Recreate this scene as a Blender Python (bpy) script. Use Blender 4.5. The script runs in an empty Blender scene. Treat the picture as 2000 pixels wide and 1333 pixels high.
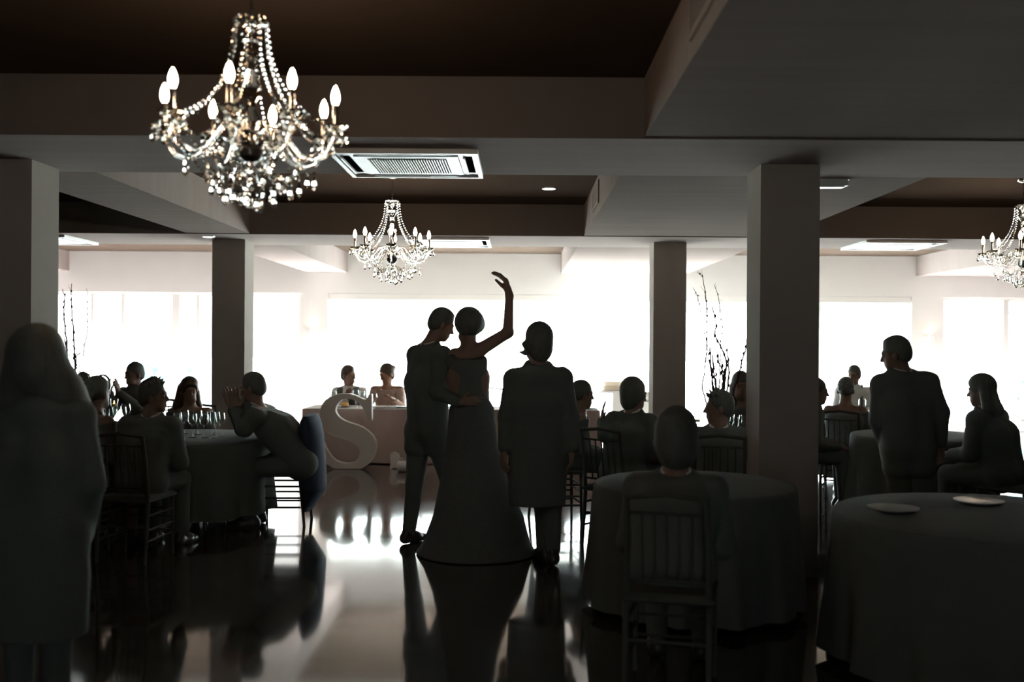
import bpy, bmesh, math, random
import numpy as np
from mathutils import Vector, Matrix, Euler

random.seed(7)
scene = bpy.context.scene
C = scene.collection
PI = math.pi

# ------------------------------------------------------------------ camera, world, exposure
F, CX, CY, CAMZ, ROLL = 1944.0, 1015.0, 667.0, 1.6, 0.0066
cam_data = bpy.data.cameras.new('camera')
cam = bpy.data.objects.new('camera', cam_data)
C.objects.link(cam)
cam_data.sensor_width = 36.0
cam_data.lens = 36.0 * F / 2000.0
cam_data.shift_x = -(CX - 1000.0) / 2000.0
cam_data.shift_y = (CY - 666.5) / 2000.0
cam_data.clip_end = 300
cam.matrix_world = Matrix.Translation((0, 0, CAMZ)) @ Matrix.Rotation(PI / 2, 4, 'X') @ Matrix.Rotation(ROLL, 4, 'Z')
cam_data.dof.use_dof = True
cam_data.dof.focus_distance = 8.6
cam_data.dof.aperture_fstop = 1.5
scene.camera = cam

world = bpy.data.worlds.new('overcast_sky')
scene.world = world
world.use_nodes = True
wn = world.node_tree.nodes['Background']
wn.inputs['Color'].default_value = (0.965, 1.0, 0.975, 1)
wn.inputs['Strength'].default_value = 3.2
sun_data = bpy.data.lights.new('sun', 'SUN')
sun_data.energy = 780.0
sun_data.color = (0.90, 0.985, 1.04)
sun_data.angle = math.radians(2.0)
sun = bpy.data.objects.new('sun', sun_data)
C.objects.link(sun)
sun.rotation_euler = Vector((-0.15, -1.0, -1.15)).to_track_quat('-Z', 'Y').to_euler()
scene.view_settings.view_transform = 'Standard'
scene.view_settings.look = 'None'
scene.view_settings.exposure = 0.0
scene.view_settings.gamma = 1.0
scene.view_settings.use_curve_mapping = False
cy = scene.cycles
cy.max_bounces = 8
cy.diffuse_bounces = 4
cy.glossy_bounces = 4
cy.transmission_bounces = 8
cy.transparent_max_bounces = 24
cy.caustics_reflective = False
cy.caustics_refractive = False
cy.sample_clamp_indirect = 60.0
cy.use_denoising = True


def P(px, py, d):
    """photo pixel at a known depth -> point in the room"""
    u, v = px - CX, CY - py
    u2 = u * math.cos(ROLL) - v * math.sin(ROLL)
    v2 = u * math.sin(ROLL) + v * math.cos(ROLL)
    return np.array([u2 / F * d, d, CAMZ + v2 / F * d])


# ------------------------------------------------------------------ materials
def mat(name, color, rough=0.6, metallic=0.0, noise=0.0, nscale=8.0, stretch=(1, 1, 1), bump=0.0, spec=0.5, ior=1.5, coat=0.0, sheen=0.0):
    m = bpy.data.materials.new(name)
    m.use_nodes = True
    nt = m.node_tree
    b = nt.nodes['Principled BSDF']
    b.inputs['Base Color'].default_value = (*color, 1)
    b.inputs['Roughness'].default_value = rough
    b.inputs['Metallic'].default_value = metallic
    b.inputs['IOR'].default_value = ior
    b.inputs['Specular IOR Level'].default_value = spec
    b.inputs['Coat Weight'].default_value = coat
    b.inputs['Sheen Weight'].default_value = sheen
    if noise or bump:
        tc = nt.nodes.new('ShaderNodeTexCoord')
        mp = nt.nodes.new('ShaderNodeMapping')
        mp.inputs['Scale'].default_value = stretch
        nz = nt.nodes.new('ShaderNodeTexNoise')
        nz.inputs['Scale'].default_value = nscale
        nz.inputs['Detail'].default_value = 4
        nt.links.new(tc.outputs['Object'], mp.inputs['Vector'])
        nt.links.new(mp.outputs['Vector'], nz.inputs['Vector'])
        if noise:
            mx = nt.nodes.new('ShaderNodeMix')
            mx.data_type = 'RGBA'
            lo = tuple(max(0, c * (1 - noise)) for c in color)
            hi = tuple(min(1, c * (1 + noise)) for c in color)
            mx.inputs[6].default_value = (*lo, 1)
            mx.inputs[7].default_value = (*hi, 1)
            nt.links.new(nz.outputs['Fac'], mx.inputs[0])
            nt.links.new(mx.outputs[2], b.inputs['Base Color'])
        if bump:
            bp = nt.nodes.new('ShaderNodeBump')
            bp.inputs['Strength'].default_value = bump
            bp.inputs['Distance'].default_value = 0.01
            nt.links.new(nz.outputs['Fac'], bp.inputs['Height'])
            nt.links.new(bp.outputs['Normal'], b.inputs['Normal'])
    return m


def emit(name, color, strength):
    m = bpy.data.materials.new(name)
    m.use_nodes = True
    nt = m.node_tree
    b = nt.nodes['Principled BSDF']
    b.inputs['Base Color'].default_value = (*color, 1)
    b.inputs['Emission Color'].default_value = (*color, 1)
    b.inputs['Emission Strength'].default_value = strength
    return m


def mixed(name, build):
    m = bpy.data.materials.new(name)
    m.use_nodes = True
    nt = m.node_tree
    for n in list(nt.nodes):
        nt.nodes.remove(n)
    out = nt.nodes.new('ShaderNodeOutputMaterial')
    nt.links.new(build(nt), out.inputs['Surface'])
    return m


def n_clear_glass(nt, tint=(1, 1, 1), base=0.04):
    t = nt.nodes.new('ShaderNodeBsdfTransparent'); t.inputs[0].default_value = (*tint, 1)
    g = nt.nodes.new('ShaderNodeBsdfGlossy'); g.inputs['Roughness'].default_value = 0.02
    lw = nt.nodes.new('ShaderNodeLayerWeight'); lw.inputs['Blend'].default_value = 0.5
    pw = nt.nodes.new('ShaderNodeMath'); pw.operation = 'POWER'; pw.inputs[1].default_value = 4.0
    nt.links.new(lw.outputs['Facing'], pw.inputs[0])
    fr = nt.nodes.new('ShaderNodeMath'); fr.operation = 'MULTIPLY_ADD'; fr.inputs[1].default_value = 0.9; fr.inputs[2].default_value = base
    nt.links.new(pw.outputs[0], fr.inputs[0])
    mx = nt.nodes.new('ShaderNodeMixShader')
    nt.links.new(fr.outputs[0], mx.inputs[0]); nt.links.new(t.outputs[0], mx.inputs[1]); nt.links.new(g.outputs[0], mx.inputs[2])
    return mx.outputs[0]


def n_blind(nt):
    t = nt.nodes.new('ShaderNodeBsdfTransparent'); t.inputs[0].default_value = (0.97, 1, 0.98, 1)
    tr = nt.nodes.new('ShaderNodeBsdfTranslucent'); tr.inputs[0].default_value = (0.9, 0.92, 0.9, 1)
    d = nt.nodes.new('ShaderNodeBsdfDiffuse'); d.inputs[0].default_value = (0.85, 0.86, 0.84, 1)
    m1 = nt.nodes.new('ShaderNodeMixShader'); m1.inputs[0].default_value = 0.35
    nt.links.new(tr.outputs[0], m1.inputs[1]); nt.links.new(d.outputs[0], m1.inputs[2])
    m2 = nt.nodes.new('ShaderNodeMixShader'); m2.inputs[0].default_value = 0.10
    nt.links.new(t.outputs[0], m2.inputs[1]); nt.links.new(m1.outputs[0], m2.inputs[2])
    return m2.outputs[0]


def n_crystal(nt):
    g = nt.nodes.new('ShaderNodeBsdfGlass'); g.inputs['IOR'].default_value = 1.52
    g.inputs['Roughness'].default_value = 0.0
    g.inputs['Color'].default_value = (0.90, 0.87, 0.83, 1)
    return g.outputs[0]


M = {}
M['wall'] = mat('white_wall_paint', (0.78, 0.78, 0.77), 0.7, noise=0.03, nscale=3, spec=0.1)
M['side_wall'] = mat('taupe_wall_paint', (0.10, 0.09, 0.08), 0.7, noise=0.1, nscale=3)
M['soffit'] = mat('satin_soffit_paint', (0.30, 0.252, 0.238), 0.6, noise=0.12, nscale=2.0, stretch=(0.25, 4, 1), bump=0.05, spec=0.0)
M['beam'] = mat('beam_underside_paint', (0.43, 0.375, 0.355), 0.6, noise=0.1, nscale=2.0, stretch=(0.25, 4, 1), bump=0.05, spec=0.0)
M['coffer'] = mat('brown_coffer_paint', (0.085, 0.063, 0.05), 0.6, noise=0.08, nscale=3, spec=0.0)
M['shaded_beam_face'] = mat('taupe_beam_face_shade', (0.20, 0.17, 0.15), 0.7, noise=0.06, nscale=3, spec=0.0)
M['column'] = mat('column_paint', (0.36, 0.325, 0.30), 0.6, noise=0.05, nscale=6, spec=0.0)
M['frame'] = mat('white_window_frame', (0.80, 0.80, 0.78), 0.4, noise=0.02)
M['glass'] = mixed('window_glass', n_clear_glass)
M['blind'] = mixed('roller_blind_fabric', n_blind)
M['crystal'] = mixed('cut_crystal', n_crystal)
M['wineglass'] = mixed('thin_wine_glass', lambda nt: n_clear_glass(nt, (0.93, 0.95, 0.94)))
M['chrome'] = mat('polished_chrome', (0.55, 0.5, 0.46), 0.2, 1.0, noise=0.1, nscale=20)
M['dark_metal'] = mat('dark_bronze_metal', (0.06, 0.05, 0.045), 0.35, 0.8, noise=0.1)
M['bulb'] = emit('warm_candle_bulb', (1.0, 0.74, 0.50), 85.0)
M['bulb_far'] = M['bulb']
M['plastic'] = mat('white_plastic', (0.60, 0.60, 0.585), 0.5, noise=0.02)
M['black_plastic'] = mat('black_slot', (0.008, 0.008, 0.008), 0.9, noise=0.1, spec=0.0)
M['grille'] = mat('grey_grille', (0.45, 0.45, 0.44), 0.5, noise=0.03)
M['steel'] = mat('brushed_steel', (0.6, 0.6, 0.58), 0.3, 1.0, noise=0.05)
M['skin'] = mat('skin', (0.24, 0.145, 0.105), 0.6, noise=0.08, nscale=25)
M['skin2'] = mat('skin_tanned', (0.30, 0.15, 0.09), 0.5, noise=0.08, nscale=25)
M['hair'] = mat('dark_hair', (0.095, 0.10, 0.09), 0.7, noise=0.4, nscale=60, stretch=(1, 1, .2), bump=0.3)
M['hair2'] = mat('brown_hair', (0.06, 0.032, 0.018), 0.5, noise=0.4, nscale=60, stretch=(1, 1, .2), bump=0.3)
M['suit'] = mat('black_wool', (0.12, 0.135, 0.125), 0.95, noise=0.2, nscale=80)
M['navy'] = mat('navy_wool', (0.03, 0.045, 0.08), 0.9, noise=0.2, nscale=80)
M['grey_cloth'] = mat('charcoal_cloth', (0.12, 0.135, 0.125), 0.95, noise=0.2, nscale=60)
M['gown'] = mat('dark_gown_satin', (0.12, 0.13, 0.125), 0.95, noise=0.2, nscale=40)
M['white_shirt'] = mat('white_shirt_cotton', (0.75, 0.73, 0.70), 0.8, noise=0.04, nscale=40)
M['lace'] = mat('ivory_lace', (0.42, 0.30, 0.25), 0.8, noise=0.75, nscale=45, bump=0.4)
M['shoe'] = mat('black_leather', (0.04, 0.04, 0.04), 0.4, noise=0.2)
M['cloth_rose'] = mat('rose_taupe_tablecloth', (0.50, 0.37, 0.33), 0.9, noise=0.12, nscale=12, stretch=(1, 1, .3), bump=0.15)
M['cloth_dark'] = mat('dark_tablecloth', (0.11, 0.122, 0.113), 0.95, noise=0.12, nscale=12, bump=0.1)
M['cloth_white'] = mat('white_table_linen', (0.78, 0.77, 0.75), 0.8, noise=0.03, nscale=30)
M['wood'] = mat('dark_walnut_chair', (0.09, 0.095, 0.086), 0.8, noise=0.3, nscale=12, stretch=(1, 1, .1), spec=0.1)
M['letter'] = mat('white_painted_letter', (0.86, 0.80, 0.76), 0.6, noise=0.03, nscale=20, spec=0.1)
M['twig'] = mat('dry_twig_bark', (0.045, 0.022, 0.028), 0.8, noise=0.3, nscale=30)
M['bread'] = mat('bread_crust', (0.75, 0.42, 0.15), 0.7, noise=0.2, nscale=20)
M['china'] = mat('white_china', (0.8, 0.8, 0.79), 0.2, noise=0.02)
M['flame'] = emit('candle_flame', (1.0, 0.45, 0.10), 60.0)
M['wax'] = mat('candle_wax', (0.8, 0.7, 0.5), 0.5, noise=0.05)
M['sconce_led'] = emit('sconce_lens', (1.0, 0.86, 0.66), 40.0)
M['leaf'] = mat('blue_green_foliage', (0.20, 0.30, 0.30), 0.8, noise=0.5, nscale=9)
M['bark'] = mat('grey_bark', (0.14, 0.11, 0.09), 0.8, noise=0.3)
M['terrace'] = mat('dark_terrace_decking', (0.045, 0.043, 0.04), 0.8, noise=0.06, nscale=2)
M['lawn'] = mat('green_lawn', (0.035, 0.045, 0.035), 0.9, noise=0.3, nscale=4)
M['towel'] = mat('cream_folded_linen', (0.75, 0.65, 0.52), 0.9, noise=0.06, nscale=20)


def floor_material():
    m = bpy.data.materials.new('polished_stone_floor')
    m.use_nodes = True
    nt = m.node_tree
    b = nt.nodes['Principled BSDF']
    tc = nt.nodes.new('ShaderNodeTexCoord')
    mp = nt.nodes.new('ShaderNodeMapping'); mp.inputs['Scale'].default_value = (0.35, 3.5, 1)
    nz = nt.nodes.new('ShaderNodeTexNoise'); nz.inputs['Scale'].default_value = 2.2; nz.inputs['Detail'].default_value = 6
    nt.links.new(tc.outputs['Object'], mp.inputs['Vector']); nt.links.new(mp.outputs['Vector'], nz.inputs['Vector'])
    cr = nt.nodes.new('ShaderNodeValToRGB')
    cr.color_ramp.elements[0].color = (0.047, 0.039, 0.035, 1); cr.color_ramp.elements[0].position = 0.3
    cr.color_ramp.elements[1].color = (0.090, 0.076, 0.069, 1); cr.color_ramp.elements[1].position = 0.7
    nt.links.new(nz.outputs['Fac'], cr.inputs[0])
    br = nt.nodes.new('ShaderNodeTexBrick')
    br.inputs['Scale'].default_value = 1.0
    br.inputs['Brick Width'].default_value = 2.4; br.inputs['Row Height'].default_value = 1.2
    br.inputs['Mortar Size'].default_value = 0.006; br.offset = 0.0
    br.inputs['Color1'].default_value = (1, 1, 1, 1); br.inputs['Color2'].default_value = (0.9, 0.9, 0.9, 1)
    br.inputs['Mortar'].default_value = (0.45, 0.42, 0.4, 1)
    nt.links.new(tc.outputs['Object'], br.inputs['Vector'])
    mx = nt.nodes.new('ShaderNodeMix'); mx.data_type = 'RGBA'; mx.blend_type = 'MULTIPLY'; mx.inputs[0].default_value = 1
    nt.links.new(cr.outputs[0], mx.inputs[6]); nt.links.new(br.outputs['Color'], mx.inputs[7])
    nt.links.new(mx.outputs[2], b.inputs['Base Color'])
    mr = nt.nodes.new('ShaderNodeMapRange'); mr.inputs[3].default_value = 0.05; mr.inputs[4].default_value = 0.11
    nt.links.new(nz.outputs['Fac'], mr.inputs[0]); nt.links.new(mr.outputs[0], b.inputs['Roughness'])
    b.inputs['IOR'].default_value = 2.25
    b.inputs['Coat Weight'].default_value = 0.6
    b.inputs['Coat Roughness'].default_value = 0.06
    return m


M['floor'] = floor_material()


# ------------------------------------------------------------------ mesh helpers
class MB:
    def __init__(self):
        self.v, self.f = [], []

    def box(self, x0, x1, y0, y1, z0, z1):
        n = len(self.v)
        self.v += [(x0, y0, z0), (x1, y0, z0), (x1, y1, z0), (x0, y1, z0), (x0, y0, z1), (x1, y0, z1), (x1, y1, z1), (x0, y1, z1)]
        self.f += [tuple(n + i for i in q) for q in ((3, 2, 1, 0), (4, 5, 6, 7), (0, 1, 5, 4), (1, 2, 6, 5), (2, 3, 7, 6), (3, 0, 4, 7))]
        return self

    def tube(self, pts, r, seg=8, caps=True):
        pts = [Vector(p) for p in pts]
        rs = r if isinstance(r, (list, tuple)) else [r] * len(pts)
        n0 = len(self.v)
        ref = None
        for i, p in enumerate(pts):
            d = (pts[min(i + 1, len(pts) - 1)] - pts[max(i - 1, 0)])
            d = d.normalized() if d.length > 1e-9 else Vector((0, 0, 1))
            if ref is None:
                ref = d.orthogonal().normalized()
            ref = (ref - d * ref.dot(d))
            ref = ref.normalized() if ref.length > 1e-6 else d.orthogonal().normalized()
            b = d.cross(ref)
            for s in range(seg):
                a = 2 * PI * s / seg
                self.v.append(tuple(p + (ref * math.cos(a) + b * math.sin(a)) * rs[i]))
        for i in range(len(pts) - 1):
            for s in range(seg):
                a, b2 = n0 + i * seg + s, n0 + i * seg + (s + 1) % seg
                self.f.append((a, b2, b2 + seg, a + seg))
        if caps:
            self.f.append(tuple(n0 + s for s in reversed(range(seg))))
            e = n0 + (len(pts) - 1) * seg
            self.f.append(tuple(e + s for s in range(seg)))
        return self

    def lathe(self, prof, seg=16, c=(0, 0, 0), wave=None):
        n0 = len(self.v)
        for (r, z) in prof:
            for s in range(seg):
                a = 2 * PI * s / seg
                rr = r * (wave(a, z) if wave else 1.0)
                self.v.append((c[0] + rr * math.cos(a), c[1] + rr * math.sin(a), c[2] + z))
        for i in range(len(prof) - 1):
            for s in range(seg):
                a, b = n0 + i * seg + s, n0 + i * seg + (s + 1) % seg
                self.f.append((a, b, b + seg, a + seg))
        if prof[0][0] > 1e-5:
            self.f.append(tuple(n0 + s for s in reversed(range(seg))))
        if prof[-1][0] > 1e-5:
            e = n0 + (len(prof) - 1) * seg
            self.f.append(tuple(e + s for s in range(seg)))
        return self

    def ball(self, c, r, seg=6, rings=4, sz=1.0):
        prof = [(max(1e-6, r * math.sin(PI * i / rings)), r * sz * -math.cos(PI * i / rings)) for i in range(rings + 1)]
        return self.lathe(prof, seg, c)

    def prism(self, pts, d):
        """pts: list of 3D points of a planar outline, d: extrusion vector"""
        n0, n = len(self.v), len(pts)
        self.v += [tuple(p) for p in pts] + [tuple(np.array(p) + np.array(d)) for p in pts]
        self.f.append(tuple(n0 + i for i in range(n)))
        self.f.append(tuple(n0 + n + i for i in reversed(range(n))))
        for i in range(n):
            j = (i + 1) % n
            self.f.append((n0 + j, n0 + i, n0 + n + i, n0 + n + j))
        return self

    def mesh(self, name, material, smooth=False, angle=None):
        me = bpy.data.meshes.new(name)
        me.from_pydata(self.v, [], self.f)
        bm = bmesh.new(); bm.from_mesh(me)
        bmesh.ops.remove_doubles(bm, verts=bm.verts, dist=1e-6)
        bmesh.ops.recalc_face_normals(bm, faces=bm.faces)
        bm.to_mesh(me); bm.free()
        me.materials.append(M[material] if isinstance(material, str) else material)
        if smooth:
            me.polygons.foreach_set('use_smooth', [True] * len(me.polygons))
            if angle:
                me.set_sharp_from_angle(angle=math.radians(angle))
        return me

    def obj(self, name, material, parent=None, smooth=False, angle=40, loc=None):
        return link(name, self.mesh(name, material, smooth, angle), parent, loc)


def link(name, me, parent=None, loc=None, rot=None, scale=None):
    o = bpy.data.objects.new(name, me)
    C.objects.link(o)
    if parent is not None:
        o.parent = parent
    if loc is not None:
        o.location = tuple(float(x) for x in loc)
    if rot is not None:
        o.rotation_euler = rot
    if scale is not None:
        o.scale = scale
    return o


def tag(o, label=None, cat=None, group=None, kind=None):
    if label: o['label'] = label
    if cat: o['category'] = cat
    if group: o['group'] = group
    if kind: o['kind'] = kind
    return o


def thing(name, label, cat, loc=(0, 0, 0), rz=0.0, group=None):
    o = link(name, None, None, loc, (0, 0, rz))
    o.empty_display_size = 0.1
    return tag(o, label, cat, group)


def copy_tree(o, parent=None, loc=None, rz=None, label=None, group=None):
    c = o.copy()
    C.objects.link(c)
    if parent is not None:
        c.parent = parent
    if loc is not None:
        c.location = tuple(float(x) for x in loc)
    if rz is not None:
        c.rotation_euler = (0, 0, rz)
    if label: c['label'] = label
    if group: c['group'] = group
    for ch in o.children:
        copy_tree(ch, c)
    return c


def struct(name, mb, material, label=None, parent=None, smooth=False):
    o = mb.obj(name, material, parent, smooth)
    if parent is None:
        o['kind'] = 'structure'
        if label: o['label'] = label
    return o


# ------------------------------------------------------------------ the hall
ZB, ZC = 2.83, 3.19          # underside of the beams, coffer ceilings
YB = 18.1                    # window wall
X0, X1, Y0 = -10.0, 10.0, -3.0
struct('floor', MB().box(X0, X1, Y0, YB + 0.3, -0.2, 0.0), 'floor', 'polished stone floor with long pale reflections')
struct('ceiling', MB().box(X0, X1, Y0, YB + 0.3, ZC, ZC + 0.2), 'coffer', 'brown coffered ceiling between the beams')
struct('wall_left', MB().box(X0 - 0.2, X0, Y0, YB + 0.3, 0, ZC), 'side_wall')
struct('wall_right', MB().box(X1, X1 + 0.2, Y0, YB + 0.3, 0, ZC), 'side_wall')
struct('wall_front', MB().box(X0, -.65, Y0 - 0.2, Y0, 0, ZC).box(.65, X1, Y0 - 0.2, Y0, 0, ZC).box(-.65, .65, Y0 - 0.2, Y0, 2.1, ZC), 'side_wall')  # unseen near wall, with an opening cut for the added fill door
for nm, a, b in (('a', X0, -8.2), ('b', -3.87, -3.14), ('c', 0.74, 3.0), ('d', 7.2, X1)):
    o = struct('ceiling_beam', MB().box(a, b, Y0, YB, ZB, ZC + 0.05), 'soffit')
    o['label'] = {'a': 'long plastered soffit over the glazed doors', 'b': 'narrow long beam over the column by the glazed doors',
                  'c': 'wide long soffit over the large dark column', 'd': 'long plastered soffit over the broad-shouldered guest'}[nm]
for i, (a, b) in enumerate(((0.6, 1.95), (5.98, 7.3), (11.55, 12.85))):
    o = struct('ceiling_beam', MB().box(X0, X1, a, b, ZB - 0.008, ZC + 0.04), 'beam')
    o.data.materials.append(M['shaded_beam_face'])
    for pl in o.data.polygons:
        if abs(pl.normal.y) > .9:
            pl.material_index = 1          # vertical faces tinted darker taupe, shade put into the colour
    o['label'] = ('cross beam at the near end of the hall', 'cross beam joining the large front columns', 'cross beam joining the slim rear columns')[i]
for (x0, x1, y0, y1, lab) in ((-3.75, -3.34, 6.8, 7.2, 'square dark column beside the woman with long loose hair'),
                              (1.64, 2.045, 6.8, 7.2, 'large dark square column beside the standing man'),
                              (-3.76, -3.36, 12.15, 12.55, 'slim brown column between glazed doors and newlyweds'),
                              (1.63, 2.03, 12.15, 12.55, 'slim brown column before the wall lamp')):
    o = struct('column', MB().box(x0, x1, y0, y1, 0, ZB), 'column', lab)

# window wall: lintel and piers, openings between
ZW = 2.45
sX = lambda px: (px - CX) / F * YB
OPEN = [(-9.6, sX(588)), (sX(640), sX(1193)), (sX(1245), sX(1780)), (sX(1840), 9.7)]
wb = MB()
xs = [X0] + [v for o_ in OPEN for v in o_] + [X1]
for i in range(0, len(xs), 2):
    wb.box(xs[i], xs[i + 1], YB, YB + 0.3, 0, ZW)
wb.box(X0, X1, YB, YB + 0.3, ZW, ZC)
struct('wall_back', wb, 'wall', 'white rear wall with piers between tall windows')


def window(n, x0, x1, bars, label, blind):
    t = link('window_%d' % n, None, None, ((x0 + x1) / 2, YB, 0))
    tag(t, label, None, None, 'structure')
    ox = (x0 + x1) / 2
    fr = MB()
    y0, y1 = 0.05, 0.12
    fr.box(x0 - ox, x0 - ox + 0.05, y0, y1, 0, ZW); fr.box(x1 - ox - 0.05, x1 - ox, y0, y1, 0, ZW)
    fr.box(x0 - ox + .05, x1 - ox - .05, y0, y1, ZW - 0.06, ZW); fr.box(x0 - ox + .05, x1 - ox - .05, y0, y1, 0, 0.08)
    fr.obj('window_frame', 'frame', t)
    edges = [x0 + 0.05]
    for (bx, bw) in bars:
        MB().box(bx - bw / 2 - ox, bx + bw / 2 - ox, y0 - 0.01, y1, 0.08, ZW - 0.06).obj('mullion', 'frame', t)
        edges += [bx - bw / 2, bx + bw / 2]
    edges.append(x1 - 0.05)
    for i in range(0, len(edges), 2):
        MB().box(edges[i] - ox, edges[i + 1] - ox, 0.08, 0.088, 0.08, ZW - 0.06).obj('pane', 'glass', t)
    if blind:
        MB().box(x0 - ox + 0.01, x1 - ox - 0.01, 0.005, 0.05, ZW - 0.11, ZW - 0.005).obj('blind_cassette', 'frame', t)
        nb = max(1, round((x1 - x0) / 2.6))
        w = (x1 - x0) / nb
        for i in range(nb):
            MB().box(x0 - ox + w * i + 0.015, x0 - ox + w * (i + 1) - 0.015, 0.02, 0.023, 0.06, ZW - 0.11).obj('roller_blind', 'blind', t)
            MB().box(x0 - ox + w * i + 0.015, x0 - ox + w * (i + 1) - 0.015, 0.012, 0.031, 0.035, 0.06).obj('blind_rail', 'frame', t)


window(1, OPEN[0][0], OPEN[0][1], [(sX(178), .05), (sX(238), .06), (sX(342), .14), (sX(385), .06), (sX(480), .05)], 'row of glazed doors with bare panes behind the clapping man', False)
window(2, OPEN[1][0], OPEN[1][1], [(sX(825), .06), (sX(1010), .06)], 'wide window with lowered white blinds behind the dancers', True)
window(3, OPEN[2][0], OPEN[2][1], [(sX(1425), .06), (sX(1602), .06)], 'wide window with lowered white blinds behind the large column', True)
window(4, OPEN[3][0], OPEN[3][1], [(sX(1967), .10)], 'glazed door with bare panes behind the broad-shouldered guest', False)

# unseen glazed double door behind the viewer, added to let in fill light
dr = link('fill_door_1', None, None, (0, Y0, 0)); tag(dr, 'added glazed double door for fill light at the near end of the hall', None, None, 'structure')
for a, b in ((-.65, -.58), (-.04, .04), (.58, .65)):
    MB().box(a, b, -.14, -.08, 0, 2.1).obj('door_stile', 'frame', dr)
for a, b in ((-.58, -.04), (.04, .58)):
    MB().box(a, b, -.14, -.08, 0, .1).obj('door_rail', 'frame', dr); MB().box(a, b, -.14, -.08, 2.02, 2.1).obj('door_rail', 'frame', dr)
    MB().box(a, b, -.115, -.107, .1, 2.02).obj('pane', 'glass', dr)
struct('forecourt', MB().box(-30, 30, -40, Y0 - .2, -.3, -.02), 'terrace', 'dark paved forecourt outside the added fill door')

# outdoors
struct('terrace', MB().box(-40, 40, YB + 0.3, YB + 4.0, -0.25, -0.02), 'terrace', 'dark decking terrace outside the windows')
struct('lawn', MB().box(-60, 60, YB + 4.0, 90, -0.3, -0.06), 'lawn', 'lawn beyond the terrace')


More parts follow.
